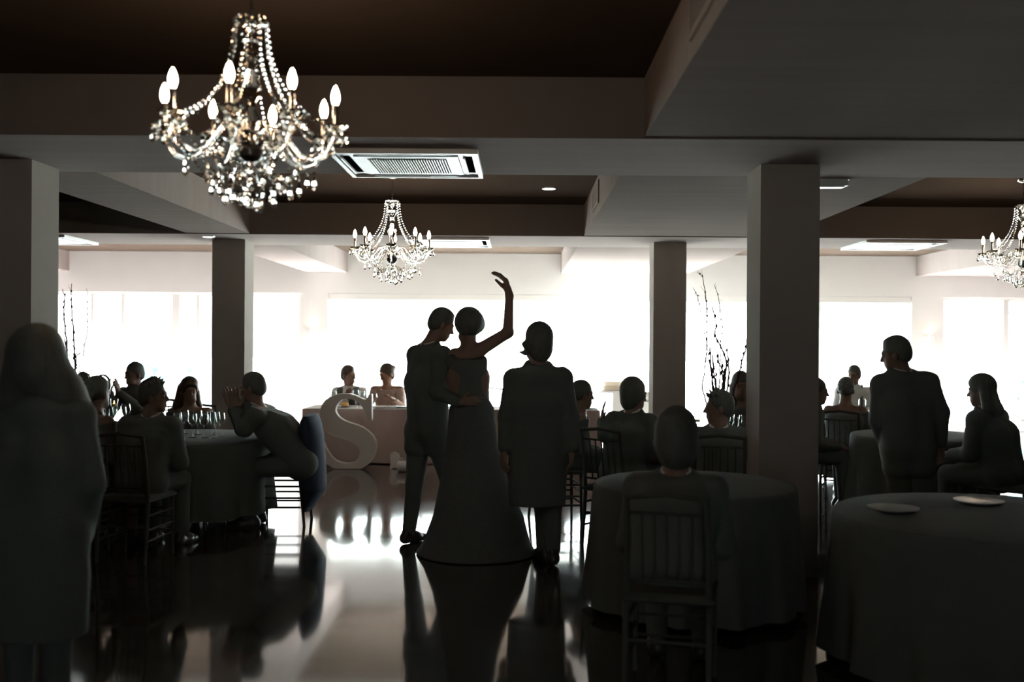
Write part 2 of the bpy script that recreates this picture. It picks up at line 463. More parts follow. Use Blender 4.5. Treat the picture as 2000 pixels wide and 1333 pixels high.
# ------------------------------------------------------------------ implicit surfaces
class SDF:
    def __init__(self, h=0.01):
        self.h, self.ops = h, []

    def cap(self, a, b, ra, rb=None, k=0.02):
        self.ops.append(('cap', np.asarray(a, float), np.asarray(b, float), float(ra), float(ra if rb is None else rb), k)); return self

    def ell(self, c, r, R=None, k=0.02):
        self.ops.append(('ell', np.asarray(c, float), np.asarray(r, float), np.eye(3) if R is None else np.asarray(R, float), None, k)); return self

    def sub(self, c, r, k=0.01):
        self.ops.append(('sub', np.asarray(c, float), float(r), None, None, k)); return self

    def loft(self, secs, k=0.02):
        """secs: list of (z, cx, cy, rx, ry), z ascending"""
        self.ops.append(('loft', np.asarray(secs, float), None, None, None, k)); return self

    def cut(self, p, n):
        n = np.asarray(n, float)
        self.ops.append(('cut', np.asarray(p, float), n / np.linalg.norm(n), None, None, 0)); return self

    def _bounds(self, op):
        t = op[0]
        if t == 'cap':
            r = max(op[3], op[4])
            return np.minimum(op[1], op[2]) - r, np.maximum(op[1], op[2]) + r
        if t == 'ell':
            r = np.abs(op[3].T) @ op[2]
            return op[1] - r, op[1] + r
        if t == 'loft':
            s = op[1]
            return (np.array([(s[:, 1] - s[:, 3]).min(), (s[:, 2] - s[:, 4]).min(), s[:, 0].min()]),
                    np.array([(s[:, 1] + s[:, 3]).max(), (s[:, 2] + s[:, 4]).max(), s[:, 0].max()]))
        if t == 'sub':
            return op[1] - op[2], op[1] + op[2]

    def build(self):
        h = self.h
        bs = [self._bounds(o) for o in self.ops if o[0] in ('cap', 'ell', 'loft')]
        lo = np.min([b[0] for b in bs], 0) - 4 * h - 0.02
        hi = np.max([b[1] for b in bs], 0) + 4 * h + 0.02
        n = np.ceil((hi - lo) / h).astype(int) + 1
        f = np.full(n, 1.0, np.float32)
        ax = [(lo[i] + h * np.arange(n[i])).astype(np.float32) for i in range(3)]
        for op in self.ops:
            t, k = op[0], op[5]
            if t == 'cut':
                p, nn = op[1], op[2]
                d = ((ax[0] - p[0]) * nn[0])[:, None, None] + ((ax[1] - p[1]) * nn[1])[None, :, None] + ((ax[2] - p[2]) * nn[2])[None, None, :]
                np.maximum(f, d.astype(np.float32), out=f)
                continue
            b0, b1 = self._bounds(op)
            m = k + 3 * h
            i0 = np.maximum(0, np.floor((b0 - m - lo) / h).astype(int))
            i1 = np.minimum(n, np.ceil((b1 + m - lo) / h).astype(int) + 1)
            if np.any(i1 <= i0):
                continue
            sl = tuple(slice(i0[i], i1[i]) for i in range(3))
            x = ax[0][sl[0]][:, None, None]; y = ax[1][sl[1]][None, :, None]; z = ax[2][sl[2]][None, None, :]
            g = f[sl]
            if t == 'cap':
                a, b, ra, rb = op[1:5]
                ba = b - a
                L = max(float(ba @ ba), 1e-9)
                px, py, pz = x - a[0], y - a[1], z - a[2]
                tt = np.clip((px * ba[0] + py * ba[1] + pz * ba[2]) / L, 0, 1)
                d = np.sqrt((px - tt * ba[0]) ** 2 + (py - tt * ba[1]) ** 2 + (pz - tt * ba[2]) ** 2) - (ra + tt * (rb - ra))
            elif t == 'ell':
                c, r, R = op[1:4]
                px, py, pz = x - c[0], y - c[1], z - c[2]
                q = [px * R[i, 0] + py * R[i, 1] + pz * R[i, 2] for i in range(3)]
                k0 = np.sqrt(sum((q[i] / r[i]) ** 2 for i in range(3)))
                k1 = np.sqrt(sum((q[i] / r[i] ** 2) ** 2 for i in range(3))) + 1e-6
                d = k0 * (k0 - 1) / k1
            elif t == 'loft':
                s = op[1]
                zz = ax[2][sl[2]]
                cx_, cy_, rx, ry = [np.interp(zz, s[:, 0], s[:, i])[None, None, :] for i in (1, 2, 3, 4)]
                q = np.sqrt(((x - cx_) / rx) ** 2 + ((y - cy_) / ry) ** 2)
                d = (q - 1) * np.minimum(rx, ry)
                d = np.maximum(d, np.maximum(s[0, 0] - z, z - s[-1, 0]))
            if t == 'sub':
                d = op[2] - np.sqrt((x - op[1][0]) ** 2 + (y - op[1][1]) ** 2 + (z - op[1][2]) ** 2)
                hh = np.maximum(k - np.abs(g - d), 0) / k
                f[sl] = np.maximum(g, d) + hh * hh * k * 0.25
            else:
                hh = np.maximum(k - np.abs(g - d), 0) / max(k, 1e-6)
                f[sl] = np.minimum(g, d) - hh * hh * k * 0.25
        return f, lo

    def mesh(self, name, material, base=(0, 0, 0)):
        f, lo = self.build()
        h = self.h
        s = f < 0
        cs = s[:-1, :-1, :-1].astype(np.int8)
        tot = np.zeros(cs.shape, np.int8)
        for dx in (0, 1):
            for dy in (0, 1):
                for dz in (0, 1):
                    tot += s[dx:s.shape[0] - 1 + dx, dy:s.shape[1] - 1 + dy, dz:s.shape[2] - 1 + dz]
        act = np.argwhere((tot > 0) & (tot < 8))
        idx = np.full(cs.shape, -1, np.int32)
        idx[act[:, 0], act[:, 1], act[:, 2]] = np.arange(len(act))
        acc = np.zeros((len(act), 3)); cnt = np.zeros(len(act))
        corners = [(a, b, c) for a in (0, 1) for b in (0, 1) for c in (0, 1)]
        val = {c: f[act[:, 0] + c[0], act[:, 1] + c[1], act[:, 2] + c[2]] for c in corners}
        for c in corners:
            for a in range(3):
                if c[a] == 0:
                    e = list(c); e[a] = 1; e = tuple(e)
                    v0, v1 = val[c], val[e]
                    m = (v0 < 0) != (v1 < 0)
                    t = np.where(m, v0 / np.where(m, v0 - v1, 1), 0)
                    for q in range(3):
                        acc[:, q] += np.where(m, c[q] + (t if q == a else 0), 0)
                    cnt += m
        verts = (act + acc / cnt[:, None]) * h + lo - np.asarray(base, float)
        quads = []
        for a in range(3):
            b, c = (a + 1) % 3, (a + 2) % 3
            sa = [slice(None)] * 3; sb = [slice(None)] * 3
            sa[a] = slice(0, -1); sb[a] = slice(1, None)
            d = np.argwhere(s[tuple(sa)] != s[tuple(sb)])
            ok = (d[:, b] > 0) & (d[:, c] > 0) & (d[:, b] < cs.shape[b]) & (d[:, c] < cs.shape[c])
            d = d[ok]
            pos = s[d[:, 0], d[:, 1], d[:, 2]]
            def at(ob, oc):
                e = d.copy(); e[:, b] += ob; e[:, c] += oc
                return idx[e[:, 0], e[:, 1], e[:, 2]]
            q = np.stack([at(-1, -1), at(0, -1), at(0, 0), at(-1, 0)], 1)
            q[~pos] = q[~pos][:, ::-1]
            quads.append(q)
        quads = np.concatenate(quads)
        quads = quads[(quads >= 0).all(1)]
        me = bpy.data.meshes.new(name)
        nq = len(quads)
        me.vertices.add(len(verts)); me.loops.add(nq * 4); me.polygons.add(nq)
        me.vertices.foreach_set('co', verts.astype(np.float32).ravel())
        me.loops.foreach_set('vertex_index', quads.astype(np.int32).ravel())
        me.polygons.foreach_set('loop_start', np.arange(0, nq * 4, 4, dtype=np.int32))
        me.polygons.foreach_set('use_smooth', np.ones(nq, bool))
        me.update(calc_edges=True)
        me.validate()
        me.materials.append(M[material])
        return me


def V(*a):
    return np.array(a, float)


def unit(v):
    v = np.asarray(v, float)
    return v / max(np.linalg.norm(v), 1e-9)


def plan(deg):
    """0 = away from the camera, 90 = towards +X"""
    a = math.radians(deg)
    return V(math.sin(a), math.cos(a), 0)


UP = V(0, 0, 1)


def head_frame(deg, pitch, roll=0.0):
    f = plan(deg); r = V(f[1], -f[0], 0)
    p = math.radians(pitch)
    f2 = f * math.cos(p) + UP * math.sin(p)
    u = -f * math.sin(p) + UP * math.cos(p)
    q = math.radians(roll)
    r2 = r * math.cos(q) - u * math.sin(q)
    u2 = r * math.sin(q) + u * math.cos(q)
    return r2, f2, u2


def add_head(s, c, fr, hs, neck):
    r, f, u = fr
    R = np.array([r, f, u])
    L = lambda x, y, z: c + (r * x + f * y + u * z) * hs
    e = lambda x, y, z, a, b, d, k=0.02: s.ell(L(x, y, z), V(a, b, d) * hs, R, k)
    e(0, -.012, .03, .074, .094, .092)
    e(0, .028, -.05, .056, .066, .072, .03)
    e(0, .062, -.104, .022, .022, .018, .02)
    s.cap(L(0, .092, .005), L(0, .109, -.030), .008 * hs, .012 * hs, .014)
    e(0, .080, .022, .048, .016, .013, .015)
    e(0, .088, -.068, .022, .010, .011, .01)
    s.cap(L(-.026, .052, -.085), L(.026, .052, -.085), .03 * hs, .03 * hs, .02)
    for sx in (-1, 1):
        e(sx * .078, -.008, -.02, .011, .021, .033, .008)
        s.sub(L(sx * .032, .103, -.002), .017 * hs, .008)
        s.ell(L(sx * .032, .079, -.002), V(.012, .012, .012) * hs, None, .003)
    s.cap(L(0, -.02, -.05), neck, .052 * hs, .058 * hs, .03)


def add_hair(s, c, fr, hs, style, rnd):
    r, f, u = fr
    R = np.array([r, f, u])
    L = lambda x, y, z: c + (r * x + f * y + u * z) * hs
    e = lambda x, y, z, a, b, d, k=0.02: s.ell(L(x, y, z), V(a, b, d) * hs, R, k)
    e(0, -.018, .036, .080, .099, .097)
    if style in ('short', 'spiky', 'crop'):
        e(0, -.05, -.01, .074, .066, .075)
        if style != 'crop':
            e(0, .0, .098, .056, .066, .026)
        if style == 'spiky':
            for i in range(34):
                a, b = rnd.uniform(0, 2 * PI), rnd.uniform(0, 1) ** .6
                x, y = .068 * b * math.cos(a), .085 * b * math.sin(a)
                z = .036 + .095 * math.sqrt(max(0.05, 1 - b * b * .8))
                s.cap(L(x, y, z), L(x * 1.12 + .004, y * 1.1 + .012, z + rnd.uniform(.012, .028)), .011 * hs, .004 * hs, .008)
        s.cut(L(0, .055, .03), f * .75 - u * .66)
        s.cut(L(0, 0, -.08), -u)
    elif style == 'bob':
        e(0, -.03, -.03, .094, .088, .12)
        e(0, -.04, .03, .092, .100, .105)
        s.cap(L(-.075, .03, -.02), L(-.085, .05, -.125), .03 * hs, .018 * hs, .02)
        s.cap(L(.075, .03, -.02), L(.075, .03, -.11), .03 * hs, .02 * hs, .02)
        s.cut(L(0, .06, .02), f * .85 - u * .5)
    elif style == 'long':
        for sx in (-1, -.35, .35, 1):
            s.cap(L(sx * .06, -.04, .02), L(sx * .085, -.065, -.16), .045 * hs, .05 * hs, .03)
            s.cap(L(sx * .085, -.065, -.16), L(sx * .1, -.075, -.27 - .02 * rnd.random()), .05 * hs, .028 * hs, .03)
        e(0, .0, .05, .084, .098, .09)
        s.cut(L(0, .068, .02), f * .9 - u * .44)
    elif style == 'updo':
        e(0, -.04, .02, .082, .094, .092)
        e(0, -.105, -.01, .052, .05, .055)
        for i in range(16):
            a, b = rnd.uniform(0, 2 * PI), rnd.uniform(-.5, 1)
            e(.05 * math.cos(a), -.10 + .03 * math.sin(a), -.01 + .05 * b, .02, .02, .022, .01)
        s.cut(L(0, .06, .03), f * .8 - u * .6)
    elif style == 'cap':
        e(0, -.01, .02, .084, .1, .11)
        e(0, -.04, -.06, .08, .075, .09)
        s.cut(L(0, .07, .02), f * .9 - u * .4)


def add_hand(s, w, d, pn, side, curl=0.5, sc=1.0, spread=0.3):
    """w wrist, d pointing dir, pn palm normal, side thumb direction"""
    d = unit(d); pn = unit(pn - d * (pn @ d)); th = unit(side - d * (side @ d) - pn * (side @ pn))
    s.cap(w - d * .015, w + d * .03, .024 * sc, .022 * sc, .02)
    for i, (o, ln) in enumerate(((.028, .95), (.010, 1.06), (-.009, 1.0), (-.026, .8))):
        kn = w + d * (.088 - .006 * abs(i - 1)) * sc + th * o * sc
        s.cap(w + d * .02 + th * o * .5, kn, .014 * sc, .0125 * sc, .012)
        dd = unit(d + th * o * spread * 10)
        a1, a2 = curl * .7, curl * 1.7
        m = kn + (dd * math.cos(a1) + pn * math.sin(a1)) * .045 * ln * sc
        t = m + (dd * math.cos(a2) + pn * math.sin(a2)) * .038 * ln * sc
        s.cap(kn, m, .0100 * sc, .0088 * sc, .004)
        s.cap(m, t, .0088 * sc, .0072 * sc, .003)
    b = w + d * .022 * sc + th * .02 * sc
    m = b + (th * .75 + d * .6 + pn * .25) * .042 * sc
    t = m + (th * .35 + d * .9 + pn * .25) * .036 * sc
    s.cap(b, m, .0145 * sc, .0115 * sc, .012)
    s.cap(m, t, .011 * sc, .0085 * sc, .004)


def torso(s, J, w, g, k=.045, arms=True, upper=1.0, forearm=1.0, hips=True):
    """torso prims grown by g"""
    r = J['r']
    for sx in (-1, 1):
        s.cap(J['pelvis'] + r * sx * .07 * w, J['chest'] + r * sx * .075 * w, .098 * w + g, .108 * w + g, k)
        s.cap(J['chest'] + r * sx * .075 * w, J['neck'] + r * sx * .06 * w - UP * .075, .105 * w + g, .062 * w + g, k)
    s.cap(J['shL'], J['shR'], .058 * w + g, .058 * w + g, k)
    s.cap(J['neck'] - UP * .05, J['neck'], .075 * w + g, .055 * w + g, k)
    if hips:
        s.cap(J['hipL'], J['hipR'], .10 * w + g, .10 * w + g, k)
    if arms:
        for q in 'LR':
            if upper > 0:
                e = J['sh' + q] + (J['el' + q] - J['sh' + q]) * upper
                s.cap(J['sh' + q], e, .052 * w + g, .043 * w + g, .02)
            if forearm > 0 and upper >= 1:
                e = J['el' + q] + (J['wr' + q] - J['el' + q]) * forearm
                s.cap(J['el' + q], e, .042 * w + g, (.042 - .014 * forearm) * w + g * .9, .02)


def legs(s, J, w, g, ankle=1.0):
    for q in 'LR':
        s.cap(J['hip' + q], J['kn' + q], .086 * w + g, .058 * w + g, .03)
        e = J['kn' + q] + (J['an' + q] - J['kn' + q]) * ankle
        s.cap(J['kn' + q], e, .056 * w + g, .040 * w + g, .02)


def make_person(label, J, hair='short', outfit='suit', w=1.0, hs=1.0, h=0.011, skin='skin', hairm='hair', cloth='suit',
                cloth2=None, hands=None, skirt=None, sleeve=1.0, seed=0, shoes=True, extra=None, hh=None, hair_extra=None, cloth_extra=None, neckline=.045):
    rnd = random.Random(seed)
    base = V(J['pelvis'][0], J['pelvis'][1], 0)
    t = thing('person', label, 'person', base)
    bf = J.get('f', plan(0))
    s = SDF(h)
    torso(s, J, w, 0.0); legs(s, J, w, 0.0)
    for q in 'LR':
        fd = unit(bf + J['r'] * (.15 if q == 'R' else -.15))
        s.cap(J['an' + q] - UP * .03, J['an' + q] - UP * (J['an' + q][2] - .035) + fd * .13, .036 * w, .028 * w, .02)
    add_head(s, J['head'], J['hf'], hs, J['neck'])
    hd = hands or {}
    for q, sx in (('L', -1), ('R', 1)):
        if q in hd and hd[q] == 'custom':
            continue
        d, pn, th, curl = hd.get(q, (unit(J['wr' + q] - J['el' + q]), -J['r'] * sx * .6 - UP * .8, UP * .3 + bf * .7 - J['r'] * sx * .5, .5))
        add_hand(s, J['wr' + q], d, pn, th, curl, w)
    if extra:
        extra(s)
    link('body', s.mesh('body', skin, base), t)
    s = SDF(hh or 0.008)
    add_hair(s, J['head'], J['hf'], hs, hair, rnd)
    if hair_extra:
        hair_extra(s, J)
    link('hair', s.mesh('hair', hairm, base), t)
    g = .014
    if outfit in ('suit', 'shirt', 'vest', 'coat'):
        s = SDF(h)
        torso(s, J, w, g + (.006 if outfit in ('suit', 'coat') else 0), arms=(outfit != 'vest'), upper=1.0, forearm=.93 * sleeve)
        if outfit == 'suit' and J.get('standing'):
            for q in 'LR':
                s.cap(J['hip' + q], J['hip' + q] + (J['kn' + q] - J['hip' + q]) * .3, .10 * w + g, .098 * w + g, .03)
        if outfit == 'coat':
            p = J['pelvis']
            s.loft([(skirt, p[0], p[1], .20 * w, .16 * w), ((skirt + p[2]) / 2, p[0], p[1], .21 * w, .165 * w), (p[2], p[0], p[1], .20 * w, .15 * w), (p[2] + .12, p[0], p[1], .17 * w, .12 * w)], .05)
        if cloth_extra:
            cloth_extra(s, J)
        # collar
        s.cap(J['neck'] + UP * .0 - J['r'] * .03, J['neck'] + J['r'] * .03, .062 * w + .006, .062 * w + .006, .03)
        s.cut(J['neck'] + UP * .035, UP + bf * -.35)
        link({'suit': 'jacket', 'shirt': 'shirt', 'vest': 'shirt', 'coat': 'coat'}[outfit], s.mesh('jacket', cloth, base), t)
        s = SDF(h)
        legs(s, J, w, g, .96)
        s.cap(J['hipL'], J['hipR'], .10 * w + g - .002, .10 * w + g - .002, .03)
        link('trousers', s.mesh('trousers', cloth2 or cloth, base), t)
        if outfit == 'suit':
            sh = SDF(.006)
            sh.cap(J['neck'] - J['r'] * .02 + UP * .01, J['neck'] + J['r'] * .02 + UP * .01, .060 * w, .060 * w, .02)
            sh.cut(J['neck'] + UP * .045, UP - bf * .4); sh.cut(J['neck'] - UP * .03, -UP)
            link('shirt_collar', sh.mesh('shirt_collar', 'white_shirt', base), t)
    elif outfit == 'dress':
        s = SDF(h)
        torso(s, J, w, g, upper=1.0, forearm=.9 * sleeve, arms=sleeve > 0)
        for q in 'LR':
            s.cap(J['hip' + q], J['kn' + q], .10 * w + g, .085 * w + g, .05)
        s.cap(J['knL'], J['knR'], .07, .07, .04)
        s.cut(J['neck'] - UP * neckline, UP + bf * (.45 if neckline < .03 else -.2))
        link('dress', s.mesh('dress', cloth, base), t)
    if shoes:
        for q in 'LR':
            fd = unit(bf + J['r'] * (.15 if q == 'R' else -.15))
            a = J['an' + q] * V(1, 1, 0)
            s = SDF(.008)
            s.cap(a - fd * .045 + UP * .045, a + fd * .07 + UP * .042, .04 * w, .043 * w, .03)
            s.cap(a + fd * .07 + UP * .036, a + fd * .165 + UP * .03, .042 * w, .028 * w, .03)
            s.cap(a - fd * .04 + UP * .05, a - fd * .02 + UP * .09, .040 * w, .042 * w, .02)
            s.cut(V(0, 0, 0.002), -UP)
            link('shoe', s.mesh('shoe', 'shoe', base), t)
    return t


def seated(px, py, d, face, lean=.12, hface=None, hpitch=-5, arms='lap', w=1.0, hs=1.0, hroll=0, back=.03):
    """head top of a seated guest at photo pixel (px, py), at depth d"""
    top = P(px, py, d)
    f = plan(face); r = V(f[1], -f[0], 0)
    fr = head_frame(face if hface is None else hface, hpitch, hroll)
    head = top - UP * (.132 * hs)
    neck = head - UP * .165 * hs - f * back
    pel = V(neck[0], neck[1], .545) - f * lean
    chest = pel + (neck - pel) * .62 - f * .02
    J = dict(f=f, r=r, head=head, hf=fr, neck=neck, pelvis=pel, chest=chest)
    sw = .175 * w
    tilt = unit(neck - pel)
    for q, sx in (('L', -1), ('R', 1)):
        J['sh' + q] = neck - tilt * .06 + r * sx * sw
        J['hip' + q] = pel + r * sx * .085 * w
        J['kn' + q] = J['hip' + q] + f * .40 + r * sx * .03 + UP * (-.03)
        J['an' + q] = V(J['kn' + q][0], J['kn' + q][1], .09) + f * .02
        sh = J['sh' + q]
        if arms == 'lap':
            J['el' + q] = sh - UP * .27 + f * .03 + r * sx * .05
            J['wr' + q] = J['el' + q] + f * .20 - r * sx * .10 - UP * .03
        elif arms == 'table':
            J['el' + q] = sh - UP * .22 + f * .16 + r * sx * .06
            J['wr' + q] = J['el' + q] + f * .22 - r * sx * .08 + UP * .02
            J['wr' + q][2] = max(J['wr' + q][2], .80)
        elif arms == 'clap':
            J['el' + q] = sh - UP * .22 + f * .13 + r * sx * .09
            J['wr' + q] = J['neck'] + f * .36 - UP * .02 + r * sx * .05
    return J


def clap_hands(J):
    f, r = J['f'], J['r']
    return {'L': (f * .35 + UP, r, -f * .2 + UP * .3 + V(0, 0, .1) - f, .25), 'R': (f * .35 + UP, -r, -f, .25)}


# ------------------------------------------------------------------ tables
TZ = 0.75


def round_table(cx, cy, R, label, cloth, clabel, drop=0.62):
    t = thing('round_table', label, 'table', (cx, cy, 0))
    MB().lathe([(R - .02, TZ - .03), (R - .02, TZ - .006)], 40).obj('tabletop', 'wood', t)
    for i in range(4):
        a = PI / 4 + i * PI / 2
        MB().tube([(.5 * R * math.cos(a), .5 * R * math.sin(a), TZ - .03), (.62 * R * math.cos(a), .62 * R * math.sin(a), 0)], .018, 8).obj('leg', 'dark_metal', t)
    prof = [(1e-4, TZ), (R * .6, TZ), (R - .012, TZ), (R, TZ - .006), (R + .008, TZ - .03)]
    for k in range(1, 9):
        prof.append((R + .01 + .035 * k / 8, TZ - .03 - (drop - .03) * k / 8))
    nf = 13
    b = MB().lathe([(r, z - .0) for r, z in prof][::-1], 104, wave=lambda a, z: 1 + (.045 * math.sin(nf * a + .6 * math.sin(3 * a)) + .018 * math.sin(2 * nf * a)) * max(0, (TZ - .04 - z)) / drop)
    b.f = [f for f in b.f if len(f) == 4]
    o = b.obj('tablecloth', cloth, None, True, 60, (cx, cy, 0))
    tag(o, clabel, 'tablecloth')
    return t


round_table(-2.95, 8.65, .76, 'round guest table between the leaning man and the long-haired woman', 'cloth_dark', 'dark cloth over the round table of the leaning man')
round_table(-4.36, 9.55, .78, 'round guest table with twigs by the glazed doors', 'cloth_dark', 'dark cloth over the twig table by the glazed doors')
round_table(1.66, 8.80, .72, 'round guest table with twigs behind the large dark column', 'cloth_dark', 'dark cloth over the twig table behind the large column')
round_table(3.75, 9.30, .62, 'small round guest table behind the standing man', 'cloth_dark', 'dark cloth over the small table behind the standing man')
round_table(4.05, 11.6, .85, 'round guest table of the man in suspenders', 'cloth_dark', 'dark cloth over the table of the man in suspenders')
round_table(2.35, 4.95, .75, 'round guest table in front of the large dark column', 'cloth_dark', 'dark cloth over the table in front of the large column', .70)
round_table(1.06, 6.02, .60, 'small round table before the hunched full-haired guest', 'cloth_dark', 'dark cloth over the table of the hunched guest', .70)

# head table
HT = 0.71
HX0, HX1, HY0, HY1 = P(592, 802, 12.9)[0], P(1172, 802, 12.9)[0], 12.86, 13.55
hx, hy = (HX0 + HX1) / 2, (HY0 + HY1) / 2
t = thing('head_table', 'long head table of the newlyweds under a rose cloth', 'table', (hx, hy, 0))
MB().box(HX0 - hx + .02, HX1 - hx - .02, HY0 - hy + .02, HY1 - hy - .02, HT - .04, HT - .012).obj('tabletop', 'wood', t)
for sx in (HX0 - hx + .15, HX1 - hx - .15):
    for sy in (HY0 - hy + .1, HY1 - hy - .1):
        MB().tube([(sx, sy, 0), (sx, sy, HT - .04)], .02, 8).obj('leg', 'dark_metal', t)


def rect_cloth(x0, x1, y0, y1, ztop, drop, amp):
    b = MB()
    per = []
    n = 60
    for i in range(n * 2): per.append((x0 + (x1 - x0) * i / (n * 2), y0, 0, -1))
    for i in range(n // 3): per.append((x1, y0 + (y1 - y0) * i / (n // 3), 1, 0))
    for i in range(n * 2): per.append((x1 - (x1 - x0) * i / (n * 2), y1, 0, 1))
    for i in range(n // 3): per.append((x0, y1 - (y1 - y0) * i / (n // 3), -1, 0))
    rows = 7
    for k in range(rows):
        q = k / (rows - 1)
        for i, (x, y, nx, ny) in enumerate(per):
            wv = q * amp * (math.sin(i * .42) + .6 * math.sin(i * .17 + 1)) + .02 * q
            b.v.append((x + nx * wv, y + ny * wv, ztop - drop * q))
    m = len(per)
    for k in range(rows - 1):
        for i in range(m):
            j = (i + 1) % m
            b.f.append((k * m + i, k * m + j, (k + 1) * m + j, (k + 1) * m + i))
    b.f.append(tuple(reversed(range(m))))
    return b


o = rect_cloth(HX0, HX1, HY0, HY1, HT - .004, HT - .02, .012).obj('tablecloth', 'cloth_rose', None, True, 50)
tag(o, 'floor-length rose taupe cloth over the long head table', 'tablecloth')
o = MB().box(HX0 + .03, HX1 - .03, HY0 + .004, HY1 - .02, HT - .003, HT + .004).obj('table_runner', 'cloth_white')
tag(o, 'white linen overlay on the long head table', 'table runner')

# ------------------------------------------------------------------ chairs
def make_chair(material, label, group):
    t = thing('chiavari_chair', label, 'chair', (0, 0, 0), 0, group)
    s = MB(); s.lathe([(.2, .43), (.215, .44), (.215, .455), (.19, .475), (1e-4, .48)], 4)
    a = math.pi / 4
    s.v = [((x * math.cos(a) - y * math.sin(a)) * 1.35, (x * math.sin(a) + y * math.cos(a)) * 1.35, z) for x, y, z in s.v]
    s.obj('seat', material, t)
    for sx in (-1, 1):
        MB().tube([(sx * .19, .18, 0), (sx * .185, .175, .44)], [.011, .016], 8).obj('leg', material, t)
        MB().tube([(sx * .185, -.22, 0), (sx * .185, -.18, .44), (sx * .18, -.21, .70), (sx * .175, -.25, .92)], [.012, .016, .014, .012], 8).obj('leg', material, t)
        for z in (.16, .24, .34):
            MB().tube([(sx * .187, .178, z), (sx * .187, -.19, z)], .009, 6).obj('stretcher', material, t)
    for z in (.18, .28, .34):
        MB().tube([(-.187, .178, z), (.187, .178, z)], .009, 6).obj('stretcher', material, t)
    MB().tube([(-.187, -.195, .26), (.187, -.195, .26)], .009, 6).obj('stretcher', material, t)
    MB().tube([(-.176, -.25, .91), (0, -.262, .93), (.176, -.25, .91)], .013, 8).obj('back_rail', material, t)
    MB().tube([(-.18, -.19, .53), (.18, -.19, .53)], .009, 6).obj('back_rail', material, t)
    MB().tube([(-.178, -.235, .84), (.178, -.235, .84)], .009, 6).obj('back_rail', material, t)
    for i in range(5):
        x = -.11 + .055 * i
        MB().tube([(x, -.19, .53), (x, -.235, .84)], .007, 6).obj('spindle', material, t)
    return t


chair0 = make_chair('wood', 'dark slatted banquet chair', None)
chair_used = [False]


def chair_at(x, y, face, label):
    rz = -math.radians(face)
    if not chair_used[0]:
        chair_used[0] = True
        chair0.location = (x, y, 0); chair0.rotation_euler = (0, 0, rz); chair0['label'] = label
        chair0['group'] = 'dark banquet chairs'
        return chair0
    return copy_tree(chair0, None, (x, y, 0), rz, label, 'dark banquet chairs')


# ------------------------------------------------------------------ people
def guest(label, px, py, d, face, who, lean=.15, hface=None, hpitch=-6, arms='lap', w=1.0, hs=1.0, hroll=0, fix=None, chair=True, **kw):
    J = seated(px, py, d, face, lean, hface, hpitch, arms, w, hs, hroll)
    if fix: fix(J)
    hands = kw.pop('hands', None)
    if arms == 'clap' and hands is None: hands = clap_hands(J)
    t = make_person(label, J, w=w, hs=hs, hands=hands, **kw)
    if chair:
        p = J['pelvis'] - J['f'] * .05
        chair_at(p[0], p[1], face, 'dark slatted chair under ' + who)
    return t, J


# dancing man
d = 7.75
f = plan(50); r = V(f[1], -f[0], 0)
neck = P(838, 677, d)
J = dict(f=f, r=r, standing=True, head=P(863, 634, d), hf=head_frame(72, -24), neck=neck, chest=P(833, 748, d + .03), pelvis=P(836, 836, d + .05))
J['shL'] = neck + V(0, 0, -.07) - r * .175; J['shR'] = neck + V(0, 0, -.07) + r * .175
J['elR'] = P(856, 766, 7.58); J['wrR'] = P(898, 786, 7.36)
J['elL'] = P(808, 766, 7.95); J['wrL'] = P(850, 800, 8.05)
J['hipL'] = P(820, 842, 7.88); J['knL'] = P(810, 945, 7.88); J['anL'] = P(799, 1038, 7.85)
J['hipR'] = P(848, 842, 7.78); J['knR'] = P(878, 940, 7.85); J['anR'] = P(872, 1040, 7.85)
make_person('man in dark suit bowing his head to his dance partner', J, hair='short', outfit='suit', w=1.0, hs=.98, h=.009, seed=1,
            hands={'R': (V(.9, -.1, .1), V(-.2, 1, 0), V(0, 0, 1), .2)})

# dancing woman with raised arm
d = 7.5
f = plan(-8); r = V(f[1], -f[0], 0)
J = dict(f=f, r=r, head=P(913, 636, d), hf=head_frame(-38, -14), neck=P(914, 682, d), chest=P(914, 738, d), pelvis=P(920, 806, d))
J['shL'] = P(888, 694, d + .04); J['shR'] = P(937, 684, d)
J['elL'] = P(872, 724, d + .22); J['wrL'] = P(868, 740, d + .45)
J['elR'] = P(992, 650, d - .03); J['wrR'] = P(995, 580, d - .02)
J['hipL'] = P(905, 820, d); J['hipR'] = P(936, 820, d)
J['knL'] = P(908, 930, d); J['knR'] = P(940, 930, d)
J['anL'] = P(910, 1052, d); J['anR'] = P(945, 1052, d)


def raised_hand(s):
    dd = d - .02
    w = P(995, 578, dd)
    for i, (o, lx) in enumerate(((-.032, 0), (-.011, -3), (.011, -2), (.031, 3))):
        oy = V(0, o, 0)
        k1 = P(988 + lx * .3, 548 + abs(i - 1), dd) + oy
        k2 = P(977 + lx, 538 + i * .6, dd) + oy * .95
        k3 = P(965 + lx, 532.5 + i * 1.2, dd) + oy * .85
        s.cap(w + oy * .5, k1, .021, .019, .012)
        s.cap(k1, k2, .0165, .0135, .006)
        s.cap(k2, k3, .0130, .0095, .004)
    s.cap(J['elR'], w, .037, .025, .02); s.cap(J['shR'], J['elR'], .047, .038, .02)
    a = P(992, 566, dd) + V(0, -.02, 0); b = P(980, 558, dd) + V(0, -.035, 0); c = P(969, 548, dd) + V(0, -.04, 0)
    s.cap(w, a, .025, .024, .02); s.cap(a, b, .021, .015, .012); s.cap(b, c, .0145, .010, .004)


